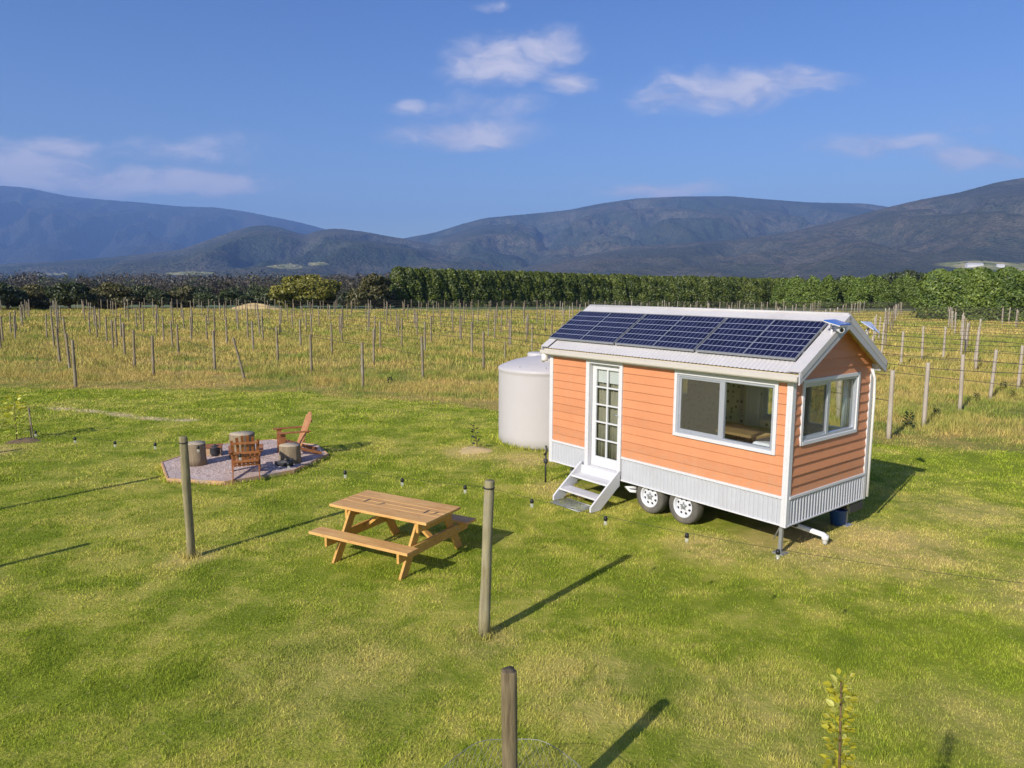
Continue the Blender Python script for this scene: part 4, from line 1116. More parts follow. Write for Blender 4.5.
LP = [(-4.755, 10.33, 1.82, 0.058, (-0.02, 0.0), "greenish lawn post between the picnic table and the gravel patch"),
      (-0.312, 7.92, 1.845, 0.060, (0.062, 0.0), "pale lawn post standing in front of the picnic table and door steps"),
      (0.0, 4.69, 1.385, 0.058, (-0.015, 0.0), "short dark lawn post inside the ring of wire mesh"),
      (-9.38, 12.40, 1.83, 0.058, (0.03, 0.02), "lawn post carrying the far left end of the bulb string"),
      (4.72, 5.27, 1.80, 0.058, (0.0, 0.02), "lawn post carrying the right end of the bulb string"),
      (-8.64, 8.35, 1.83, 0.058, (0.03, 0.0), "lawn post left of the picture, nearest the camera on that side"),
      (-17.05, 21.6, 1.83, 0.06, (0.0, 0.0), "lawn post far off to the left below the vineyard rows"),
      (-14.04, 14.87, 1.83, 0.058, (0.0, 0.0), "lawn post off to the left beyond the young tree")]
for i, (x, y, h, r, tl, lab) in enumerate(LP): lawn_post(x, y, h, r, tl, lab, i + 3)

# festoon string
A_, B_ = Vector((-4.775, 10.33, 0)), Vector((-0.255, 7.92, 0)); ud = (B_ - A_).normalized()
fest = thing("festoon_lights", "black cable of small clear bulbs slung between the round lawn posts", "string lights", (0, 0, 0))
knots = [(Vector((-14.04, 14.87, 1.74)), None), (Vector((-9.35, 12.42, 1.74)), 0.10), (Vector((-4.775, 10.33, 1.74)), 0.14), (Vector((-0.255, 7.92, 1.77)), 0.055), (Vector((4.72, 5.29, 1.70)), 0.13)]
pts = []; segs = []
for (p, _), (q, sag) in zip(knots[:-1], knots[1:]):
    seg = []
    for i in range(25):
        f = i / 24; v = p.lerp(q, f); v.z -= sag * 4 * f * (1 - f); seg.append(v)
    segs.append(seg); pts += seg[:-1]
pts.append(segs[-1][-1])
MB().tube(pts, 0.002, 5).build("cable", M_black, fest)
for (p, _) in knots:
    MB().lathe([(0.066, -0.006), (0.070, 0.0), (0.066, 0.006)], 12, (p.x, p.y, p.z)).build("wire_tie", M_black, fest)
sk_m = MB(); sk_m.lathe([(0.006, 0.0), (0.018, -0.008), (0.025, -0.018), (0.025, -0.050), (0.018, -0.054)], 10)
gb_m = MB(); gb_m.lathe([(0.014, -0.052), (0.020, -0.066), (0.023, -0.082), (0.019, -0.102), (0.008, -0.113), (0.0, -0.115)], 12)
bsrc = None
def cable_at(x):
    for s in segs:
        if s[0].x <= x <= s[-1].x:
            f = (x - s[0].x) / (s[-1].x - s[0].x) * 24; i = min(int(f), 23)
            return s[i].lerp(s[i + 1], f - i)
for bx in (-13.2, -12.3, -11.4, -10.5, -9.65, -8.737, -7.856, -6.964, -6.114, -5.312, -4.50, -3.75, -2.95, -2.098, -1.317, -0.532, 0.223, 0.977, 1.728, 2.481):
    p = cable_at(bx)
    if bsrc is None:
        bsrc = gb_m.build("bulb", M_bulb, fest); s_ = sk_m.build("socket", M_black, bsrc); bsrc.location = p; bsrc.scale = (0.85, 0.85, 0.9)
    else:
        c_ = copy_tree(bsrc, fest); c_.location = p; c_.scale = (0.85, 0.85, 0.9)

# ring of wire mesh round the short post
rg = MB(); RC = Vector((0.015, 4.735, 0)); RR, RH = 0.533, 0.50
for i in range(60):
    a = 2 * math.pi * i / 60; b2 = 2 * math.pi * (i + 1) / 60
    for k in range(8):
        z0, z1 = RH * k / 8, RH * (k + 1) / 8
        off = 0.5 if k % 2 else 0.0
        a0 = 2 * math.pi * (i + off) / 60; a1 = 2 * math.pi * (i + 0.5 + off) / 60; a2 = 2 * math.pi * (i - 0.5 + off) / 60
        p = (RR * math.cos(a0), RR * math.sin(a0), z0)
        for aa in (a1, a2): rg.tube([p, (RR * math.cos(aa), RR * math.sin(aa), z1)], 0.0016, 3, 0, False)
for z in (0.0, RH): rg.tube([(RR * math.cos(2 * math.pi * i / 48), RR * math.sin(2 * math.pi * i / 48), z + 0.012 * math.sin(i * 0.9)) for i in range(49)], 0.003, 5)
o = rg.build("wire_mesh_guard", M_mesh); o.location = RC
tag(o, "low ring of wire netting on the grass round the short dark post", "wire guard")

# ------------------------------------------------------------------ vineyard posts in rows
seen = [(76, 388, 0), (70, 371, 0), (60, 363.6, 0), (54.6, 349.6, 0), (47, 338, 0), (153.6, 376.3, 0), (134.6, 367.4, 0), (125, 358, 0), (113.5, 350.4, 0),
        (245, 380, 1), (215, 371, 0), (178.5, 356, 0), (191.5, 341, 0), (207, 341, 0), (227, 345, 0), (248, 339, 0), (164, 342.5, 0), (107, 343, 0), (97, 339, 0), (90, 335, 0),
        (278, 361.7, 0), (311.6, 373.5, 0), (300.7, 348.9, 0), (332, 354.3, 0), (363, 388, 0), (373.7, 364.5, 0), (380.5, 350, 0), (342, 342, 0),
        (423, 378.5, 0), (425, 353.5, 0), (472.3, 355, 0), (483.4, 369.7, 0), (510.3, 348, 0), (532, 353, 2), (505, 362, 2), (461, 342, 0), (494.4, 339.6, 0), (527.4, 337, 0),
        (888.7, 438.5, 3), (923.7, 426, 3), (959.8, 410.5, 3), (990, 399, 3), (1018, 389, 3), (900.7, 366, 3), (921.7, 360, 3), (943, 359, 3), (961, 356, 3), (976, 357.5, 3),
        (1, 350, 0), (3, 342, 0), (11, 335, 0), (16.5, 332, 0)]
NAMED = {0: "foremost vineyard post at the far left, heading a line running back", 9: "leaning vineyard post tipped to the left at the edge of the mown lawn",
         24: "vineyard post at the lawn edge behind the reclined garden chair", 28: "vineyard post standing midway between the reclined chair and the water tank",
         38: "pale vineyard post directly right of the cabin gable, nearest to it", 39: "second pale vineyard post to the right of the cabin gable",
         40: "third pale vineyard post to the right of the cabin gable", 41: "fourth pale vineyard post to the right of the cabin gable",
         31: "vineyard post just left of the water tank top", 33: "brown fence post rising behind the lid of the water tank", 34: "short dark fence post close behind the left rim of the water tank",
         5: "vineyard post right of the nearest left line, at the lawn edge", 21: "vineyard post between the leaning post and the reclined chair"}
N0 = Vector((-17.0, 27.9))
vp_kinds = []
for i, (tx_, ty_) in enumerate(((0, 0), (0.04, 0.02), (-0.05, 0.03), (0.02, -0.05), (-0.03, -0.02))):
    for mk, mt in (("g", M_vpost), ("p", M_vpost_pale)):
        o = post_mesh(0.060, 1.82, 20 + i, (tx_, ty_), 9, 0.010).build("vineyard_post", mt)
        vp_kinds.append(o.data); bpy.data.objects.remove(o)
lean_o = post_mesh(0.055, 1.80, 51, (-0.46, 0.1), 9).build("vineyard_post", M_vpost); lean_me = lean_o.data; bpy.data.objects.remove(lean_o)
dark_me = []
for hh in (1.75, 1.15):
    o = post_mesh(0.055, hh, 61, (0.0, 0.0), 9).build("vineyard_post", M_post); dark_me.append(o.data); bpy.data.objects.remove(o)

posts = []          # x, y, kind, named index
for i, (px, py, kd) in enumerate(seen):
    p = G(px, py); posts.append((p.x, p.y, kd, i))
hand = [(p[0], p[1]) for p in posts]
rows = {}
for k in range(-3, 60):
    base = N0 + ROW_N * (3.12 * k)
    ts = np.arange(-30, 170, 6.2) + (k * 1.7) % 6.2
    for tt in ts:
        p = base + ROW_U * float(tt)
        x = p.x + rng.normal(0, 0.28); y = p.y + rng.normal(0, 0.5)
        if y < lawn_edge(x) + 1.0 or y > 117 or abs(x) > 0.80 * y + 6: continue
        vis = abs(x) < 0.735 * y
        px_ = 512 + FPX * x / y
        if y < 43 and vis and px_ < 560: continue          # that part was surveyed post by post
        if y < 34 and vis and px_ > 875: continue
        if any((x - a) ** 2 + (y - b_) ** 2 < 2.2 for a, b_ in hand): continue
        if k > 14 and x > 30 and y < 60 and rng.uniform() < 0.1: continue
        posts.append((x, y, 3 if (x > 6 and rng.uniform() < 0.7) else 0, None))
posts.sort(key=lambda p: p[1])
keep, rest = posts[:300], posts[300:]
vp_groups = "thin timber posts of the vineyard rows"
for (x, y, kd, idx) in keep:
    j = int(rng.integers(0, 5))
    me = lean_me if kd == 1 else dark_me[0] if (kd == 2 and idx == 33) else dark_me[1] if kd == 2 else vp_kinds[2 * j + (1 if kd == 3 else 0)]
    o = bpy.data.objects.new("vineyard_post", me); COL.objects.link(o)
    o.location = (x, y, 0); o.rotation_euler = (0, 0, 0 if kd == 1 else rng.uniform(0, 6.28)); o.scale = (1, 1, rng.uniform(0.95, 1.05))
    lab = NAMED.get(idx) if idx is not None else None
    side = "pale timber vineyard post in the rows to the right, among many alike" if kd == 3 else "grey timber vineyard post deep in the dry grass, among many alike"
    tag(o, lab or side, "post", vp_groups)
if rest:
    pm = post_mesh(0.056, 1.82, 40, (0.02, 0.0), 5)
    bv = np.array(pm.v); bf = [f for f in pm.f if len(f) == 4]
    VV, FF, MI = [], [], []
    for n_, (x, y, kd, idx) in enumerate(rest):
        VV.append(bv * np.array([1, 1, rng.uniform(.94, 1.05)]) + np.array([x, y, 0]) + bv[:, 2:3] * np.array([[rng.normal(0, .02), rng.normal(0, .02), 0]]))
        FF += [[i + n_ * len(bv) for i in f] for f in bf]; MI += [1 if kd == 3 else 0] * len(bf)
    tag(npmesh("distant_vineyard_posts", np.concatenate(VV), FF, [M_vpost, M_vpost_pale], mi=MI), kind='stuff')

# trellis wires: one per row
for k in range(-3, 60):
    base = N0 + ROW_N * (3.12 * k)
    mine = [p for p in posts if abs((Vector(p[:2]) - N0).dot(ROW_N) - 3.12 * k) < 1.5 and p[2] not in (1, 2)]
    if len(mine) < 2: continue
    mine.sort(key=lambda p: (Vector(p[:2]) - N0).dot(ROW_U))
    # drop near duplicates along the row
    line = []
    for p in mine:
        s = (Vector(p[:2]) - N0).dot(ROW_U)
        if line and s - line[-1][0] < 2.5: continue
        line.append((s, p))
    if len(line) < 2: continue
    mb = MB(); near = line[0][1][1]
    r_ = 0.011 if near < 45 else 0.014
    hs = (1.70,) if k % 2 else (1.70, 1.02)
    for hgt in hs:
        pts = []
        for (s0, p), (s1, q) in zip(line[:-1], line[1:]):
            a, b_ = Vector((p[0], p[1], hgt)), Vector((q[0], q[1], hgt)); sg = rng.uniform(0.01, 0.05)
            for i in range(4):
                f = i / 4; v = a.lerp(b_, f); v.z -= sg * 4 * f * (1 - f); pts.append(v)
        pts.append(Vector((line[-1][1][0], line[-1][1][1], hgt)))
        mb.tube(pts, r_, 3, 0, False)
    o = mb.build("trellis_wires", M_wire)
    tag(o, "dark trellis wires strung along one row of vineyard posts", "wire", "trellis wires of the vineyard rows")
# a sagging stay wire by the chair-side row
p, q = G(363, 388, 0.9), G(335, 378, 0.0)

# ------------------------------------------------------------------ foliage
def leaf_mat(name, ca, cb, cc_, trans=0.3, rough=0.6):
    m = bpy.data.materials.new(name); m.use_nodes = True
    t = NT(m.node_tree); t.n.remove(t.n["Principled BSDF"])
    rnd = t.new("ShaderNodeAttribute", attribute_name="rnd").outputs["Fac"]
    cl = t.new("ShaderNodeAttribute", attribute_name="clump").outputs["Fac"]
    oi = t.new("ShaderNodeObjectInfo").outputs["Random"]
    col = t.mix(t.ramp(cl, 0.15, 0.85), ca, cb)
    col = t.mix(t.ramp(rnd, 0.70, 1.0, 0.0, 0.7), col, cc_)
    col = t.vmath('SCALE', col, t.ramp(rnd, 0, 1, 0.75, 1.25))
    col = t.vmath('SCALE', col, t.ramp(oi, 0, 1, 0.88, 1.14))
    df = t.new("ShaderNodeBsdfDiffuse", ins={0: col}); tr = t.new("ShaderNodeBsdfTranslucent", ins={0: col})
    gl = t.new("ShaderNodeBsdfGlossy", ins={0: (1, 1, 1), 1: 0.5})
    mx = t.new("ShaderNodeMixShader", ins={0: trans, 1: df.outputs[0], 2: tr.outputs[0]})
    m2 = t.new("ShaderNodeMixShader", ins={0: 0.03, 1: mx.outputs[0], 2: gl.outputs[0]})
    t.t.links.new(m2.outputs[0], t.n["Material Output"].inputs[0])
    return m
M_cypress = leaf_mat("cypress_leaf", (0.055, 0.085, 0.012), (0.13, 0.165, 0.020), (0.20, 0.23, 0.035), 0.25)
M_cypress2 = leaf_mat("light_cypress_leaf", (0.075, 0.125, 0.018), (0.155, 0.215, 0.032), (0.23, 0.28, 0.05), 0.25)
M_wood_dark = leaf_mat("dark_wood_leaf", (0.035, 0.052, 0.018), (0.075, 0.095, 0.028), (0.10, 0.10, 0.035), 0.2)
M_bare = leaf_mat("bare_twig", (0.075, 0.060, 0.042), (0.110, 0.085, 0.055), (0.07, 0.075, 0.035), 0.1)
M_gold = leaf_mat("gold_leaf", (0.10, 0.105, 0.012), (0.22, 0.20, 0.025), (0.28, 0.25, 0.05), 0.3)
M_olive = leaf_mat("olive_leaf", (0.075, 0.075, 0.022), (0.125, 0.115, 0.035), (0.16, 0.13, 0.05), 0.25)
M_trunk = wood("tree_bark", (0.09, 0.065, 0.045), (0.16, 0.125, 0.09), (14, 14, 2), 0.95, 0.6)

def leaf_cloud(pts, nrm, size, clump, jitter=0.7):
    """one bent leaf spray (two triangles) at each point"""
    n = len(pts)
    d_ = nrm + rng.normal(0, jitter, (n, 3)); d_ /= np.linalg.norm(d_, axis=1)[:, None]
    a = np.cross(d_, rng.normal(0, 1, (n, 3))); a /= np.linalg.norm(a, axis=1)[:, None]
    b_ = np.cross(d_, a)
    s = (size * rng.uniform(0.6, 1.4, n))[:, None]
    V = np.empty((n, 4, 3))
    V[:, 0] = pts - a * s * 0.55; V[:, 1] = pts - b_ * s * 0.32 + d_ * s * .12; V[:, 2] = pts + a * s * 0.55; V[:, 3] = pts + b_ * s * 0.32 + d_ * s * .12
    o = np.arange(n)[:, None] * 4
    F = np.concatenate([o + [[0, 1, 2]], o + [[0, 2, 3]]], 1).reshape(-1, 3)
    return V.reshape(-1, 3), F, np.repeat(rng.uniform(0, 1, n), 4), np.repeat(clump, 4)

def crown_points(lobes, dens):
    """lobes: (cx,cy,cz, rx,ry,rz); points on and a little inside each lumpy lobe"""
    P_, N_, C_ = [], [], []
    for (cx, cy_, cz, rx, ry, rz) in lobes:
        n = max(20, int(dens * (rx * ry + rx * rz + ry * rz) * 4.2))
        v = rng.normal(0, 1, (n, 3)); v /= np.linalg.norm(v, axis=1)[:, None]
        ph = rng.uniform(0, 6, 3)
        lump = 1 + 0.12 * np.sin(v[:, 0] * 5 + ph[0]) * np.sin(v[:, 1] * 5 + ph[1]) + 0.10 * np.sin(v[:, 2] * 8 + ph[2] + v[:, 0] * 6)
        rr = lump * (1 - np.abs(rng.normal(0, 0.13, n)))
        P_.append(np.array([cx, cy_, cz]) + v * rr[:, None] * np.array([rx, ry, rz]))
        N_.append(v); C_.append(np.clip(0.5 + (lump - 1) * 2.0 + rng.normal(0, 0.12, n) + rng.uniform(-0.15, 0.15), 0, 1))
    return np.concatenate(P_), np.concatenate(N_), np.concatenate(C_)

def round_lobes(w_, h, n=12, base=0.12):
    out = [(0, 0, h * (0.5 + base / 2), w_ * 0.34, w_ * 0.34, h * 0.36)]
    for i in range(n):
        a = random.uniform(0, 6.28); f = random.uniform(0.45, 1.0); zz = random.uniform(base, 0.98)
        env = math.sqrt(max(0.08, 1 - ((zz - 0.42) / 0.62) ** 2))
        r = random.uniform(0.14, 0.24)
        out.append((math.cos(a) * w_ * 0.5 * env * f * 0.75, math.sin(a) * w_ * 0.5 * env * f * 0.75, h * min(zz, 0.86), w_ * r, w_ * r, h * random.uniform(0.13, 0.22)))
    return out
def cone_lobes(w_, h, n=14):
    out = []
    for i in range(n):
        zz = (i + 0.5) / n; env = (1 - zz) ** 0.55
        for j in range(3 if zz < 0.75 else 1):
            a = random.uniform(0, 6.28); off = w_ * 0.22 * env if zz < 0.75 else 0
            out.append((math.cos(a) * off, math.sin(a) * off, h * (0.04 + 0.93 * zz), w_ * 0.30 * env + 0.15, w_ * 0.30 * env + 0.15, h * 0.10))
    return out

def tree(name, lab, cat, x, y, lobes, mat, leaf, dens, trunk_h, trunk_r, group=None, z=None):
    z = float(ground_z(x, y)) if z is None else z
    tt = thing(name, lab, cat, (x, y, z), random.uniform(0, 6.28), group)
    P_, N_, C_ = crown_points(lobes, dens)
    P_[:, 2] = np.maximum(P_[:, 2], 0.05)
    V, F, r, c = leaf_cloud(P_, N_, leaf, C_)
    npmesh("crown", V, F, mat, tt, {"rnd": r, "clump": c})
    mb = MB(); top = max(l[2] for l in lobes)
    mb.tube([(0, 0, -0.2), (0.03, 0.02, trunk_h * 0.5), (0.0, 0.05, trunk_h), (0.05, 0, top * 0.85)], [trunk_r * 1.25, trunk_r, trunk_r * 0.75, trunk_r * 0.25], 8)
    for i in range(4):
        l = random.choice(lobes); mb.tube([(0, 0, trunk_h * random.uniform(0.5, 1.0)), (l[0] * 0.5, l[1] * 0.5, (trunk_h + l[2]) / 2), (l[0] * .9, l[1] * .9, l[2])], [trunk_r * 0.5, trunk_r * 0.3, trunk_r * 0.12], 6)
    mb.build("trunk", M_trunk, tt)
    return tt

def tree_copy(src, x, y, s, lab, rz=None):
    c = copy_tree(src)
    c.location = (x, y, float(ground_z(x, y))); c.scale = s; c.rotation_euler = (0, 0, random.uniform(0, 6.28) if rz is None else rz)
    c["label"] = lab
    return c

# clipped cypress windbreak behind the vineyard: one long hedge of touching conical crowns
hedge = thing("cypress_hedge", "long dark green cypress windbreak hedge with a level top behind the vineyard", "hedge", (0, 0, 0))
def cypress_row(root, hl, hgt, step, rad0, n, leaf, mat, hj):
    P_all, N_all, C_all = [], [], []
    tk_ = MB()
    for (a, b_) in zip(hl[:-1], hl[1:]):
        A2, B2 = Vector((*a, 0)), Vector((*b_, 0)); ln_ = (B2 - A2).length; m_ = int(ln_ / step)
        for i in range(m_):
            p = A2.lerp(B2, (i + 0.5) / m_); zb = float(ground_z(p.x, p.y))
            H_ = hgt + random.uniform(-hj, hj)
            x0, y0 = p.x + random.uniform(-.3, .3), p.y + random.uniform(-.45, .45)
            zz = rng.uniform(0, 1, n) ** 0.9
            a_ = rng.uniform(0, 6.283, n)
            ph = rng.uniform(0, 6.28, 3)
            rad = (rad0 * (1 - zz ** 3.2) ** 0.5 + 0.25) * (1 + 0.11 * np.sin(3 * a_ + ph[0] + zz * 3) + 0.10 * np.sin(zz * 15 + 2 * a_ + ph[1]) + 0.08 * np.sin(7 * a_ + zz * 9 + ph[2]))
            rad *= 1 - np.abs(rng.normal(0, 0.12, n))
            pts_ = np.stack([x0 + np.cos(a_) * rad, y0 + np.sin(a_) * rad, zb + 0.1 + zz * H_ * (1 + 0.02 * np.sin(a_ * 5))], 1)
            k_ = np.sin(a_ - 3.9) > -0.75          # the rear side has fewer sprays
            k_ |= rng.uniform(0, 1, n) < 0.3
            P_all.append(pts_[k_]); N_all.append(np.stack([np.cos(a_), np.sin(a_), 0.5 + 0 * a_], 1)[k_])
            C_all.append(np.clip(0.45 + 0.25 * np.sin(zz * 15 + 2 * a_ + ph[1]) + 0.2 * np.sin(3 * a_ + ph[0]) + rng.normal(0, .12, n) + random.uniform(-.12, .12), 0, 1)[k_])
            tk_.tube([(x0, y0, zb - .2), (x0, y0, zb + H_ * 0.8)], [0.16, 0.05], 5)
    V, F, r, c = leaf_cloud(np.concatenate(P_all), np.concatenate(N_all), leaf, np.concatenate(C_all), 0.6)
    npmesh("foliage", V, F, mat, root, {"rnd": r, "clump": c})
    tk_.build("trunks", M_trunk, root)
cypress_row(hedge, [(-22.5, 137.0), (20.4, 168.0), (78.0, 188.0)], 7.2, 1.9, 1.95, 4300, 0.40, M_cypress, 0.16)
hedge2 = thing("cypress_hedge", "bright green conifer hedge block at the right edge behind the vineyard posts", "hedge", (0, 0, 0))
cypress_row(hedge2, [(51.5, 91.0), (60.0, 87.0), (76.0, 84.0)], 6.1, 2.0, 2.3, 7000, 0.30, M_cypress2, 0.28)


# broad trees left of the hedge
def from_px(px, ybase, d_):   # standing place on the valley floor along a bearing
    v = ray(px, ybase); return v[0] / v[1] * d_, d_
x, y = from_px(311, 306, 128)
tree("broad_tree", "broad yellow-green tree beside the straw heap, left of the hedge", "tree", x, y, round_lobes(12.5, 5.4, 22), M_gold, 0.55, 16, 1.6, 0.28)
x, y = from_px(374, 305, 131)
tree("broad_tree", "rusty olive tree touching the left end of the cypress hedge", "tree", x, y, round_lobes(7.5, 5.6, 16), M_olive, 0.5, 16, 1.6, 0.22)
x, y = from_px(358, 305, 127)
tree("broad_tree", "low dark olive bush between the yellow-green tree and the hedge end", "bush", x, y, round_lobes(5.5, 3.2, 10), M_olive, 0.45, 16, 0.8, 0.14)
grp = "dark trees along the left edge of the vineyard"
left_src = [tree("field_tree", "dark green rounded tree at the left edge of the vineyard, before the brown wood", "tree", *from_px(70, 310, 112), round_lobes(6.5, 4.2, 14), M_wood_dark, 0.45, 16, 1.0, 0.2, grp),
            tree("field_tree", "olive rounded tree at the left edge of the vineyard, before the brown wood", "tree", *from_px(118, 308, 118), round_lobes(7.5, 4.0, 14), M_olive, 0.45, 14, 1.0, 0.2, grp)]
for px, d_, s, k_ in ((8, 108, 1.0, 0), (30, 114, 0.95, 1), (48, 118, 0.8, 0), (95, 122, 0.75, 1), (140, 124, 0.95, 0), (160, 120, 0.72, 0), (182, 124, 0.8, 1), (205, 122, 0.7, 0), (226, 126, 0.75, 0), (243, 124, 0.6, 0), (-25, 110, 1.1, 0), (-60, 116, 1.0, 1), (268, 132, 0.8, 0)):
    src = left_src[k_]; x, y = from_px(px, 310, d_)
    tree_copy(src, x, y, (s, s, s * random.uniform(0.85, 1.1)), src["label"])

# trees on the right
grp = "pale green trees between the hedge and the right clump"
msrc = tree("poplar_tree", "soft green tree in the row between the hedge end and the right clump", "tree", *from_px(828, 312, 152), cone_lobes(5.2, 6.8, 9) + round_lobes(5.2, 6.0, 8), M_cypress2, 0.34, 32, 1.2, 0.16, grp)
for px, d_, s in ((810, 158, 1.0), (842, 156, 0.95), (856, 150, 0.9), (870, 153, 1.02), (884, 150, 0.92), (898, 154, 1.0), (911, 152, 0.9), (925, 156, 0.95), (795, 165, 1.0), (780, 172, 1.0), (850, 165, 1.05), (877, 166, 1.1), (905, 166, 1.05)):
    x, y = from_px(px, 312, d_); tree_copy(msrc, x, y, (s, s, s * random.uniform(0.9, 1.08)), msrc["label"])
grp = "dark tall trees behind the pale green row"
dsrc = tree("gum_tree", "dark tall tree standing behind the pale green row on the right", "tree", *from_px(845, 300, 330), round_lobes(14, 13.5, 14), M_wood_dark, 1.1, 4, 4, 0.4, grp)
for px, d_, s in ((822, 340, 0.85), (868, 350, 0.9), (890, 345, 1.05), (905, 330, 1.1), (925, 350, 1.05), (950, 360, 1.0), (800, 360, 0.7), (978, 350, 0.95), (1005, 360, 1.0), (870, 390, 1.2), (915, 400, 1.3)):
    x, y = from_px(px, 300, d_); tree_copy(dsrc, x, y, (s, s, s * random.uniform(0.85, 1.1)), dsrc["label"])

# straw heap
M_straw = paint("straw", (0.52, 0.38, 0.17), 0.95, 0.2, 2.0, 0.6)
mb = MB(); n = 28; vs = []; fs_ = []
for i in range(9):
    for j in range(n):
        f = i / 8; a = 2 * math.pi * j / n
        r = f * (1 + 0.12 * math.sin(3 * a + 1) + 0.06 * math.sin(7 * a))
        vs.append((r * 4.6 * math.cos(a), r * 2.0 * math.sin(a), 1.05 * (1 - f ** 1.8) * (1 + 0.12 * math.sin(5 * a + f * 7))))
for i in range(8):
    for j in range(n): fs_.append((i * n + j, i * n + (j + 1) % n, (i + 1) * n + (j + 1) % n, (i + 1) * n + j))
mb.add(vs, fs_, 0, True)
o = mb.build("straw_heap", M_straw); x, y = from_px(254, 309, 116); o.location = (x, y, -0.05); tag(o, "pale heap of straw at the far edge of the vineyard before the yellow-green tree", "heap")

# ------------------------------------------------------------------ small plants
def stem_plant(name, lab, cat, loc, h, n, leaf, mat, stem_mat, spread=0.12, lean=(0, 0), up=0.5, group=None):
    tt = thing(name, lab, cat, loc, 0, group)
    top = Vector((lean[0], lean[1], h))
    path = [Vector((lean[0] * f * f, lean[1] * f * f, h * f)) for f in np.linspace(0, 1, 8)]
    MB().tube(path, [0.008 * (1.15 - 0.9 * f) * (1 + h * 0.3) for f in np.linspace(0, 1, 8)], 6).build("stem", stem_mat, tt)
    mb = MB(); rr_, cc2 = [], []
    for i in range(n):
        f = 0.12 + 0.88 * (i + 0.5) / n; p = Vector((lean[0] * f * f, lean[1] * f * f, h * f)); a = i * 2.4 + random.uniform(-.4, .4)
        d_ = Vector((math.cos(a), math.sin(a), random.uniform(up - 0.4, up + 0.4))).normalized(); s = leaf * random.uniform(0.7, 1.25) * (1.0 if f < 0.85 else 0.7)
        side = Matrix.Rotation(random.uniform(-1.1, 1.1), 3, d_) @ d_.cross(Vector((0, 0, 1))).normalized(); nn_ = side.cross(d_)
        q = p + d_ * spread * random.uniform(0.1, 0.9)
        mb.add([q, q + d_ * s * 0.35 + side * s * 0.30 + nn_ * s * .06, q + d_ * s * 0.75 + side * s * 0.22 + nn_ * s * .02, q + d_ * s - nn_ * s * .12, q + d_ * s * 0.75 - side * s * 0.22 + nn_ * s * .02, q + d_ * s * 0.35 - side * s * 0.30 + nn_ * s * .06, q + d_ * s * 0.4 - nn_ * s * 0.03],
               [(0, 1, 6), (1, 2, 6), (2, 3, 6), (3, 4, 6), (4, 5, 6), (5, 0, 6)])
        v_ = random.random(); rr_ += [v_] * 7; cc2 += [f] * 7
    o = mb.build("leaves", mat, tt)
    for an, av in (("rnd", rr_), ("clump", cc2)):
        at_ = o.data.attributes.new(an, 'FLOAT', 'POINT'); at_.data.foreach_set("value", np.array(av, np.float32))
    return tt
M_sap = leaf_mat("sapling_leaf", (0.38, 0.46, 0.030), (0.58, 0.52, 0.030), (0.66, 0.66, 0.22), 0.45)
M_stem = paint("brown_stem", (0.13, 0.075, 0.03), 0.8, 0.2, 10)
stem_plant("sapling", "yellow-green leafy sapling shoot at the bottom right of the lawn", "sapling", (1.385, 2.72, 0), 2.45, 700, 0.050, M_sap, M_stem, 0.05, (-0.06, 0.0), 0.45)
M_darkleaf = leaf_mat("dark_seedling_leaf", (0.016, 0.022, 0.014), (0.03, 0.04, 0.02), (0.05, 0.06, 0.03), 0.1)
sp_ = G(477, 449)
stem_plant("seedling", "thin dark leaved seedling in a pale mulch mound left of the tank", "seedling", sp_, 0.62, 22, 0.10, M_darkleaf, M_stem, 0.06, (-0.12, 0), 0.4)
def mound(name, lab, loc, r, h, mat):
    mb = MB(); vs, fs_ = [], []; n = 20
    for i in range(6):
        for j in range(n):
            f = i / 5; a = 6.283 * j / n; q = f * r * (1 + 0.15 * math.sin(3 * a + 2) + .08 * math.sin(8 * a)); vs.append((q * math.cos(a), q * math.sin(a), h * (1 - f * f) - 0.004))
    for i in range(5):
        for j in range(n): fs_.append((i * n + j, i * n + (j + 1) % n, (i + 1) * n + (j + 1) % n, (i + 1) * n + j))
    mb.add(vs, fs_, 0, True); o = mb.build(name, mat); o.location = loc
    return tag(o, lab, "mulch mound")
mound("mulch_mound", "pale straw mulch mound round the dark seedling by the tank", sp_ + Vector((-.05, -.15, 0)), 0.42, 0.07, M_straw)
yp = G(17, 440)
stem_plant("young_tree", "spindly young tree with yellow leaves between thin stakes at the far left of the lawn", "young tree", yp, 1.15, 80, 0.16, M_sap, M_stem, 0.28, (0.02, 0.0), 0.3)
for dx, dy, lb in ((0.30, 0.1, "thin grey stake just right of the young tree"), (0.48, -0.05, "thin grey stake farther right of the young tree, leaning")):
    o = MB().tube([(0, 0, -0.1), (0.02 if dx < .4 else -0.08, 0, 0.85)], 0.016, 6).build("stake", M_vpost); o.location = yp + Vector((dx, dy, 0)); tag(o, lb, "stake")
mound("mulch_mound", "brown mulch mound round the young tree at the far left", yp + Vector((0.25, -0.12, 0)), 0.40, 0.06, paint("brown_mulch", (0.17, 0.11, 0.06), 0.95, 0.3, 8, 0.6))
M_weed = leaf_mat("weed_leaf", (0.025, 0.045, 0.012), (0.055, 0.085, 0.02), (0.10, 0.08, 0.03), 0.2)
wsrc = stem_plant("dock_weed", "dark leafy weed in the long grass among the vineyard posts", "weed", G(908, 428), 0.48, 34, 0.12, M_weed, M_stem, 0.12, (0.03, 0), 0.4, "dark weeds in the long grass")
for px, py, s in ((936, 417, 0.6), (976, 401, 0.65), (1003, 391, 0.8), (897, 437, 0.5), (390, 386, 0.8), (1012, 398, .6)):
    c_ = copy_tree(wsrc); c_.location = G(px, py); c_.scale = (s, s, s); c_.rotation_euler = (0, 0, random.uniform(0, 6.28))

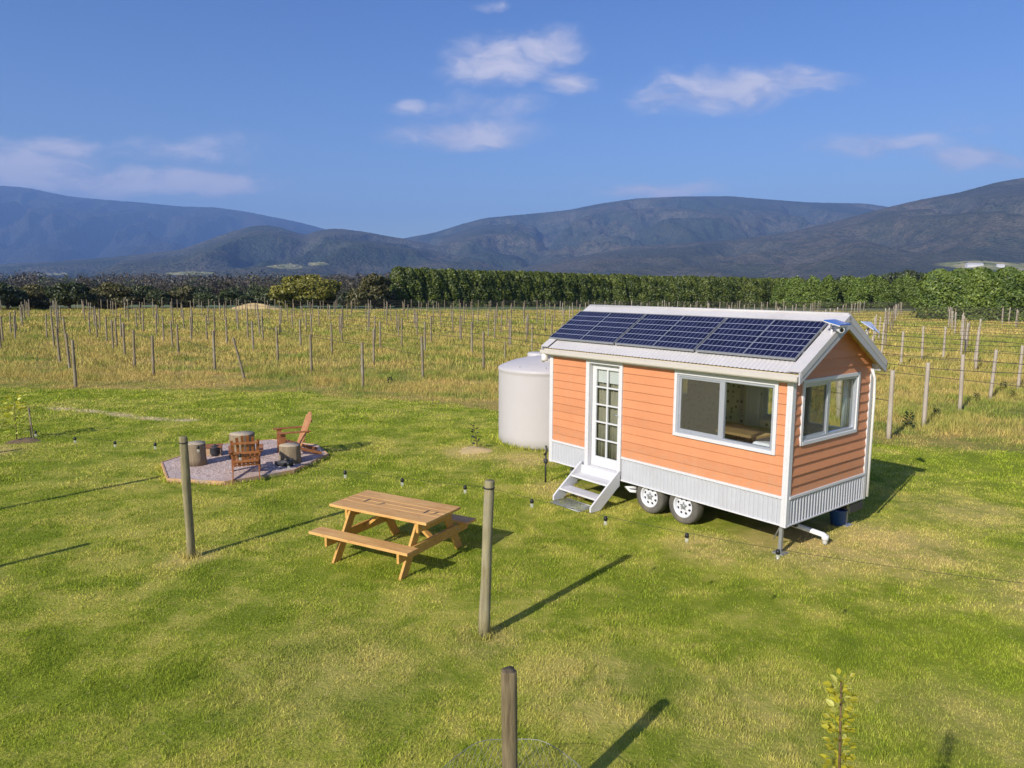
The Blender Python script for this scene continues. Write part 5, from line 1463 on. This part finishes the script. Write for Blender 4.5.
# ------------------------------------------------------------------ woodland on the valley floor
def woodland(name, boxes, mat):
    P_, N_, C_, S_ = [], [], [], []
    for (n, px0, px1, d0, d1, rise, per, leaf) in boxes:
        for _ in range(n):
            px = random.uniform(px0, px1); d_ = d0 * (d1 / d0) ** random.random(); v = ray(px, 300); x, y = v[0] / v[1] * d_, d_
            z = float(ground_z(x, y)); h = (CAM_H + rise / FPX * d_ - z) * random.uniform(0.62, 1.0); h = min(h, 24); w_ = h * random.uniform(0.6, 1.0)
            u = rng.normal(0, 1, (per, 3)); u /= np.linalg.norm(u, axis=1)[:, None]
            rr = (1 - np.abs(rng.normal(0, 0.18, per))) * (1 + .18 * np.sin(u[:, 0] * 6 + x) * np.sin(u[:, 2] * 6 + y))
            P_.append(np.array([x, y, z + h * 0.52]) + u * rr[:, None] * np.array([w_ / 2, w_ / 2, h * 0.48])); N_.append(u)
            C_.append(np.clip(np.full(per, random.uniform(0.1, 0.9)) + rng.normal(0, .12, per), 0, 1)); S_.append(np.full(per, leaf))
    V, F, r, c = leaf_cloud(np.concatenate(P_), np.concatenate(N_), np.concatenate(S_), np.concatenate(C_))
    return tag(npmesh(name, V, F, mat, attrs={"rnd": r, "clump": c}), kind='stuff')
woodland("bare_woodland", [(170, -160, 390, 190, 420, 5, 650, 0.5), (600, -160, 430, 420, 1300, 13, 150, 1.5)], M_bare)
woodland("green_woodland", [(120, -160, 390, 150, 300, 1, 600, 0.48), (160, -160, 480, 420, 1300, 11, 150, 1.5), (420, 380, 1180, 700, 1900, 4, 120, 1.8)], M_wood_dark)

# ------------------------------------------------------------------ hills
def hill_mat(name, ca, cb, cc_, sc):
    m, t, b = material(name)
    pos = world_pos(t)
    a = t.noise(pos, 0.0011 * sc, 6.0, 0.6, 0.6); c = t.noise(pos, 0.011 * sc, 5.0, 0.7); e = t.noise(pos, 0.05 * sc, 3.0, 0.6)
    col = t.mix(t.ramp(a, 0.38, 0.62), ca, cb)  # broad dark patches stand in for cloud shadow, put into the forest colour
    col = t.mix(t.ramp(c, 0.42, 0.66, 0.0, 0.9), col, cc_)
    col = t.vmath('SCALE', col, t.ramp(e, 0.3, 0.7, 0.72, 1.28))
    cl = t.new("ShaderNodeAttribute", attribute_name="clear").outputs["Fac"]
    gr = t.mix(t.ramp(t.noise(pos, 0.012, 4.0, 0.6), 0.4, 0.62), (0.24, 0.25, 0.085), (0.42, 0.37, 0.18))
    gr = t.mix(t.ramp(t.noise(pos, 0.03, 3.0, 0.6), 0.58, 0.64), gr, (0.05, 0.06, 0.03))
    col = t.mix(t.ramp(cl, 0.35, 0.65), col, gr)
    t.set(b.inputs["Base Color"], col); b.inputs["Roughness"].default_value = 1.0; b.inputs["Specular IOR Level"].default_value = 0.0
    hgt = t.math('ADD', t.math('MULTIPLY', c, 0.5), t.math('MULTIPLY', e, 0.5))
    t.set(b.inputs["Normal"], t.bump(hgt, 1.0, 50.0 / sc))
    return m
def hill(name, prof, d_ridge, d_foot, mat, seed, gully=0.25, p_=1.55, clear=(), sites=()):
    pxs = np.array([q[0] for q in prof], float); pys = np.array([q[1] for q in prof], float)
    cols_ = np.linspace(pxs[0], pxs[-1], 520)
    py = np.interp(cols_, pxs, pys)
    ker = np.exp(-np.linspace(-2, 2, 13) ** 2); ker /= ker.sum()
    py = np.convolve(np.pad(py, 6, mode='edge'), ker, 'valid')
    py += np.array([0.35 * mnoise.noise(Vector((c_ * 0.35, seed, 0))) for c_ in cols_])
    ss = np.concatenate([np.linspace(0, 1, 90), np.linspace(1.02, 1.6, 14)])
    V = np.zeros((len(ss), len(cols_), 3))
    g = lambda x, y: float(ground_z(x, y))
    for j, (c_, y_) in enumerate(zip(cols_, py)):
        v = ray(c_, y_); tx_ = v[0] / v[1]; hr = CAM_H + v[2] / v[1] * d_ridge
        for i, s in enumerate(ss):
            d_ = d_foot + (d_ridge - d_foot) * s
            x = tx_ * d_; y = d_
            if s <= 1:
                n_ = mnoise.fractal(Vector((x * 0.0016 + seed, y * 0.0007, seed * 1.7)), 0.9, 2.1, 6)
                rid = 1 - abs(mnoise.noise(Vector((x * 0.0024 + seed * 3, y * 0.0010, 5.0)))) * 2
                env = math.sin(math.pi * min(1, s)) ** 0.8
                z = -9.0 + (hr + 9.0) * (s ** p_) * (1 + gully * env * (1.0 * n_ + 0.9 * (rid - 0.5)))
                lim = CAM_H + (hr - CAM_H) / d_ridge * d_ * (0.42 + 0.575 * s)
                z = min(z, max(lim, -9.0))
            else:
                z = hr - (s - 1) * hr * 0.9
            V[i, j] = (x, y, z)
    nj = len(cols_); ni = len(ss)
    Q = V.reshape(-1, 3) - np.array([0, 0, CAM_H]); dep = Q @ _f
    PX = 512 + FPX * (Q @ _R) / dep; PY = 384 - FPX * (Q @ _U) / dep
    msk = np.zeros(len(Q))
    wx = np.array([mnoise.noise(Vector((q[0] * 0.006, q[1] * 0.004, seed))) for q in Q]) if clear else None
    for (cx, cy_, rx, ry) in clear:      # cleared farmland between the forest blocks
        msk = np.maximum(msk, np.clip(1.6 - 1.6 * np.hypot((PX - cx) / rx, (PY - cy_) / ry) + 0.9 * wx, 0, 1))
    front_ = (np.repeat(np.arange(ni), nj) < 90)
    for (px, py) in sites:
        k_ = np.argmin(np.where(front_, np.hypot(PX - px, PY - py), 1e9)); SITES.append(Vector(V.reshape(-1, 3)[k_]))
    ii = (np.arange(ni - 1)[:, None] * nj + np.arange(nj - 1)[None]).ravel()
    return tag(npmesh(name, V.reshape(-1, 3), np.stack([ii, ii + 1, ii + nj + 1, ii + nj], 1), mat, smooth=True, attrs={"clear": msk}), kind='structure')
SITES = []
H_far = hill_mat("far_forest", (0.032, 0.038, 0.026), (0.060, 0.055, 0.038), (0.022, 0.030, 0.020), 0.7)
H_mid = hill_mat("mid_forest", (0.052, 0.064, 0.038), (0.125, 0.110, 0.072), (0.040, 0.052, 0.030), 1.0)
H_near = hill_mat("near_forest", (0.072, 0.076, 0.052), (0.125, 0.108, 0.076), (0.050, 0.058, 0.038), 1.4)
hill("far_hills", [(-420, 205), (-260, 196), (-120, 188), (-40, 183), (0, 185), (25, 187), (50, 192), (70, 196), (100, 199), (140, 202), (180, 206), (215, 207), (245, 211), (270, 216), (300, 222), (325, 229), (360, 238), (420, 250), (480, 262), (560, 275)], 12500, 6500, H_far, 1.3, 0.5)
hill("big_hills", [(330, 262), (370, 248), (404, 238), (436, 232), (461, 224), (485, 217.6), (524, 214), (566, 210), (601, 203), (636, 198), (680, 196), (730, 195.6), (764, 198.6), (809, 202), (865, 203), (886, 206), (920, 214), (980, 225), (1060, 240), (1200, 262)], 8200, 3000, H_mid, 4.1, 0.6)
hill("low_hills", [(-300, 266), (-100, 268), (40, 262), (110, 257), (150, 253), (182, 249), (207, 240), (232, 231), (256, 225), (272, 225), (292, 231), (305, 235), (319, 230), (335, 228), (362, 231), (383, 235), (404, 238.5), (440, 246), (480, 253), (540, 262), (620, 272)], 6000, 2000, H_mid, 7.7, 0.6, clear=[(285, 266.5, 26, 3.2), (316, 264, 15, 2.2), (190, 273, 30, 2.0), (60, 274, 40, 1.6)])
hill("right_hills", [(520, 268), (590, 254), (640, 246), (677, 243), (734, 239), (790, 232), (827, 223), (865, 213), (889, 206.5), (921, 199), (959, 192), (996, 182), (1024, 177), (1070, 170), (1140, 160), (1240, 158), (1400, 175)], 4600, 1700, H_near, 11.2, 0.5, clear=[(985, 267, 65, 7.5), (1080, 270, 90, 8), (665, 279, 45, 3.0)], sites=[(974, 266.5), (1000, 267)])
def shed(p, w_, h, lab):
    tt = thing("farm_shed", lab, "shed", p, R_(-8))
    MB().box((-w_ / 2, -w_ * 0.2, -6), (w_ / 2, w_ * 0.2, h)).build("wall", M_white, tt)
    MB().prism([(-w_ / 2 - .5, -w_ * 0.22, h), (-w_ / 2 - .5, w_ * 0.22, h), (-w_ / 2 - .5, 0, h * 1.6)], (w_ + 1, 0, 0)).build("roof", M_roof, tt)
_k = SITES[0].y / 1500
shed(SITES[0], 30 * _k, 4.5 * _k, "long white farm shed on the pale paddock below the right hill")
shed(SITES[1], 14 * _k, 4 * _k, "small white farm shed right of the long one on the paddock")
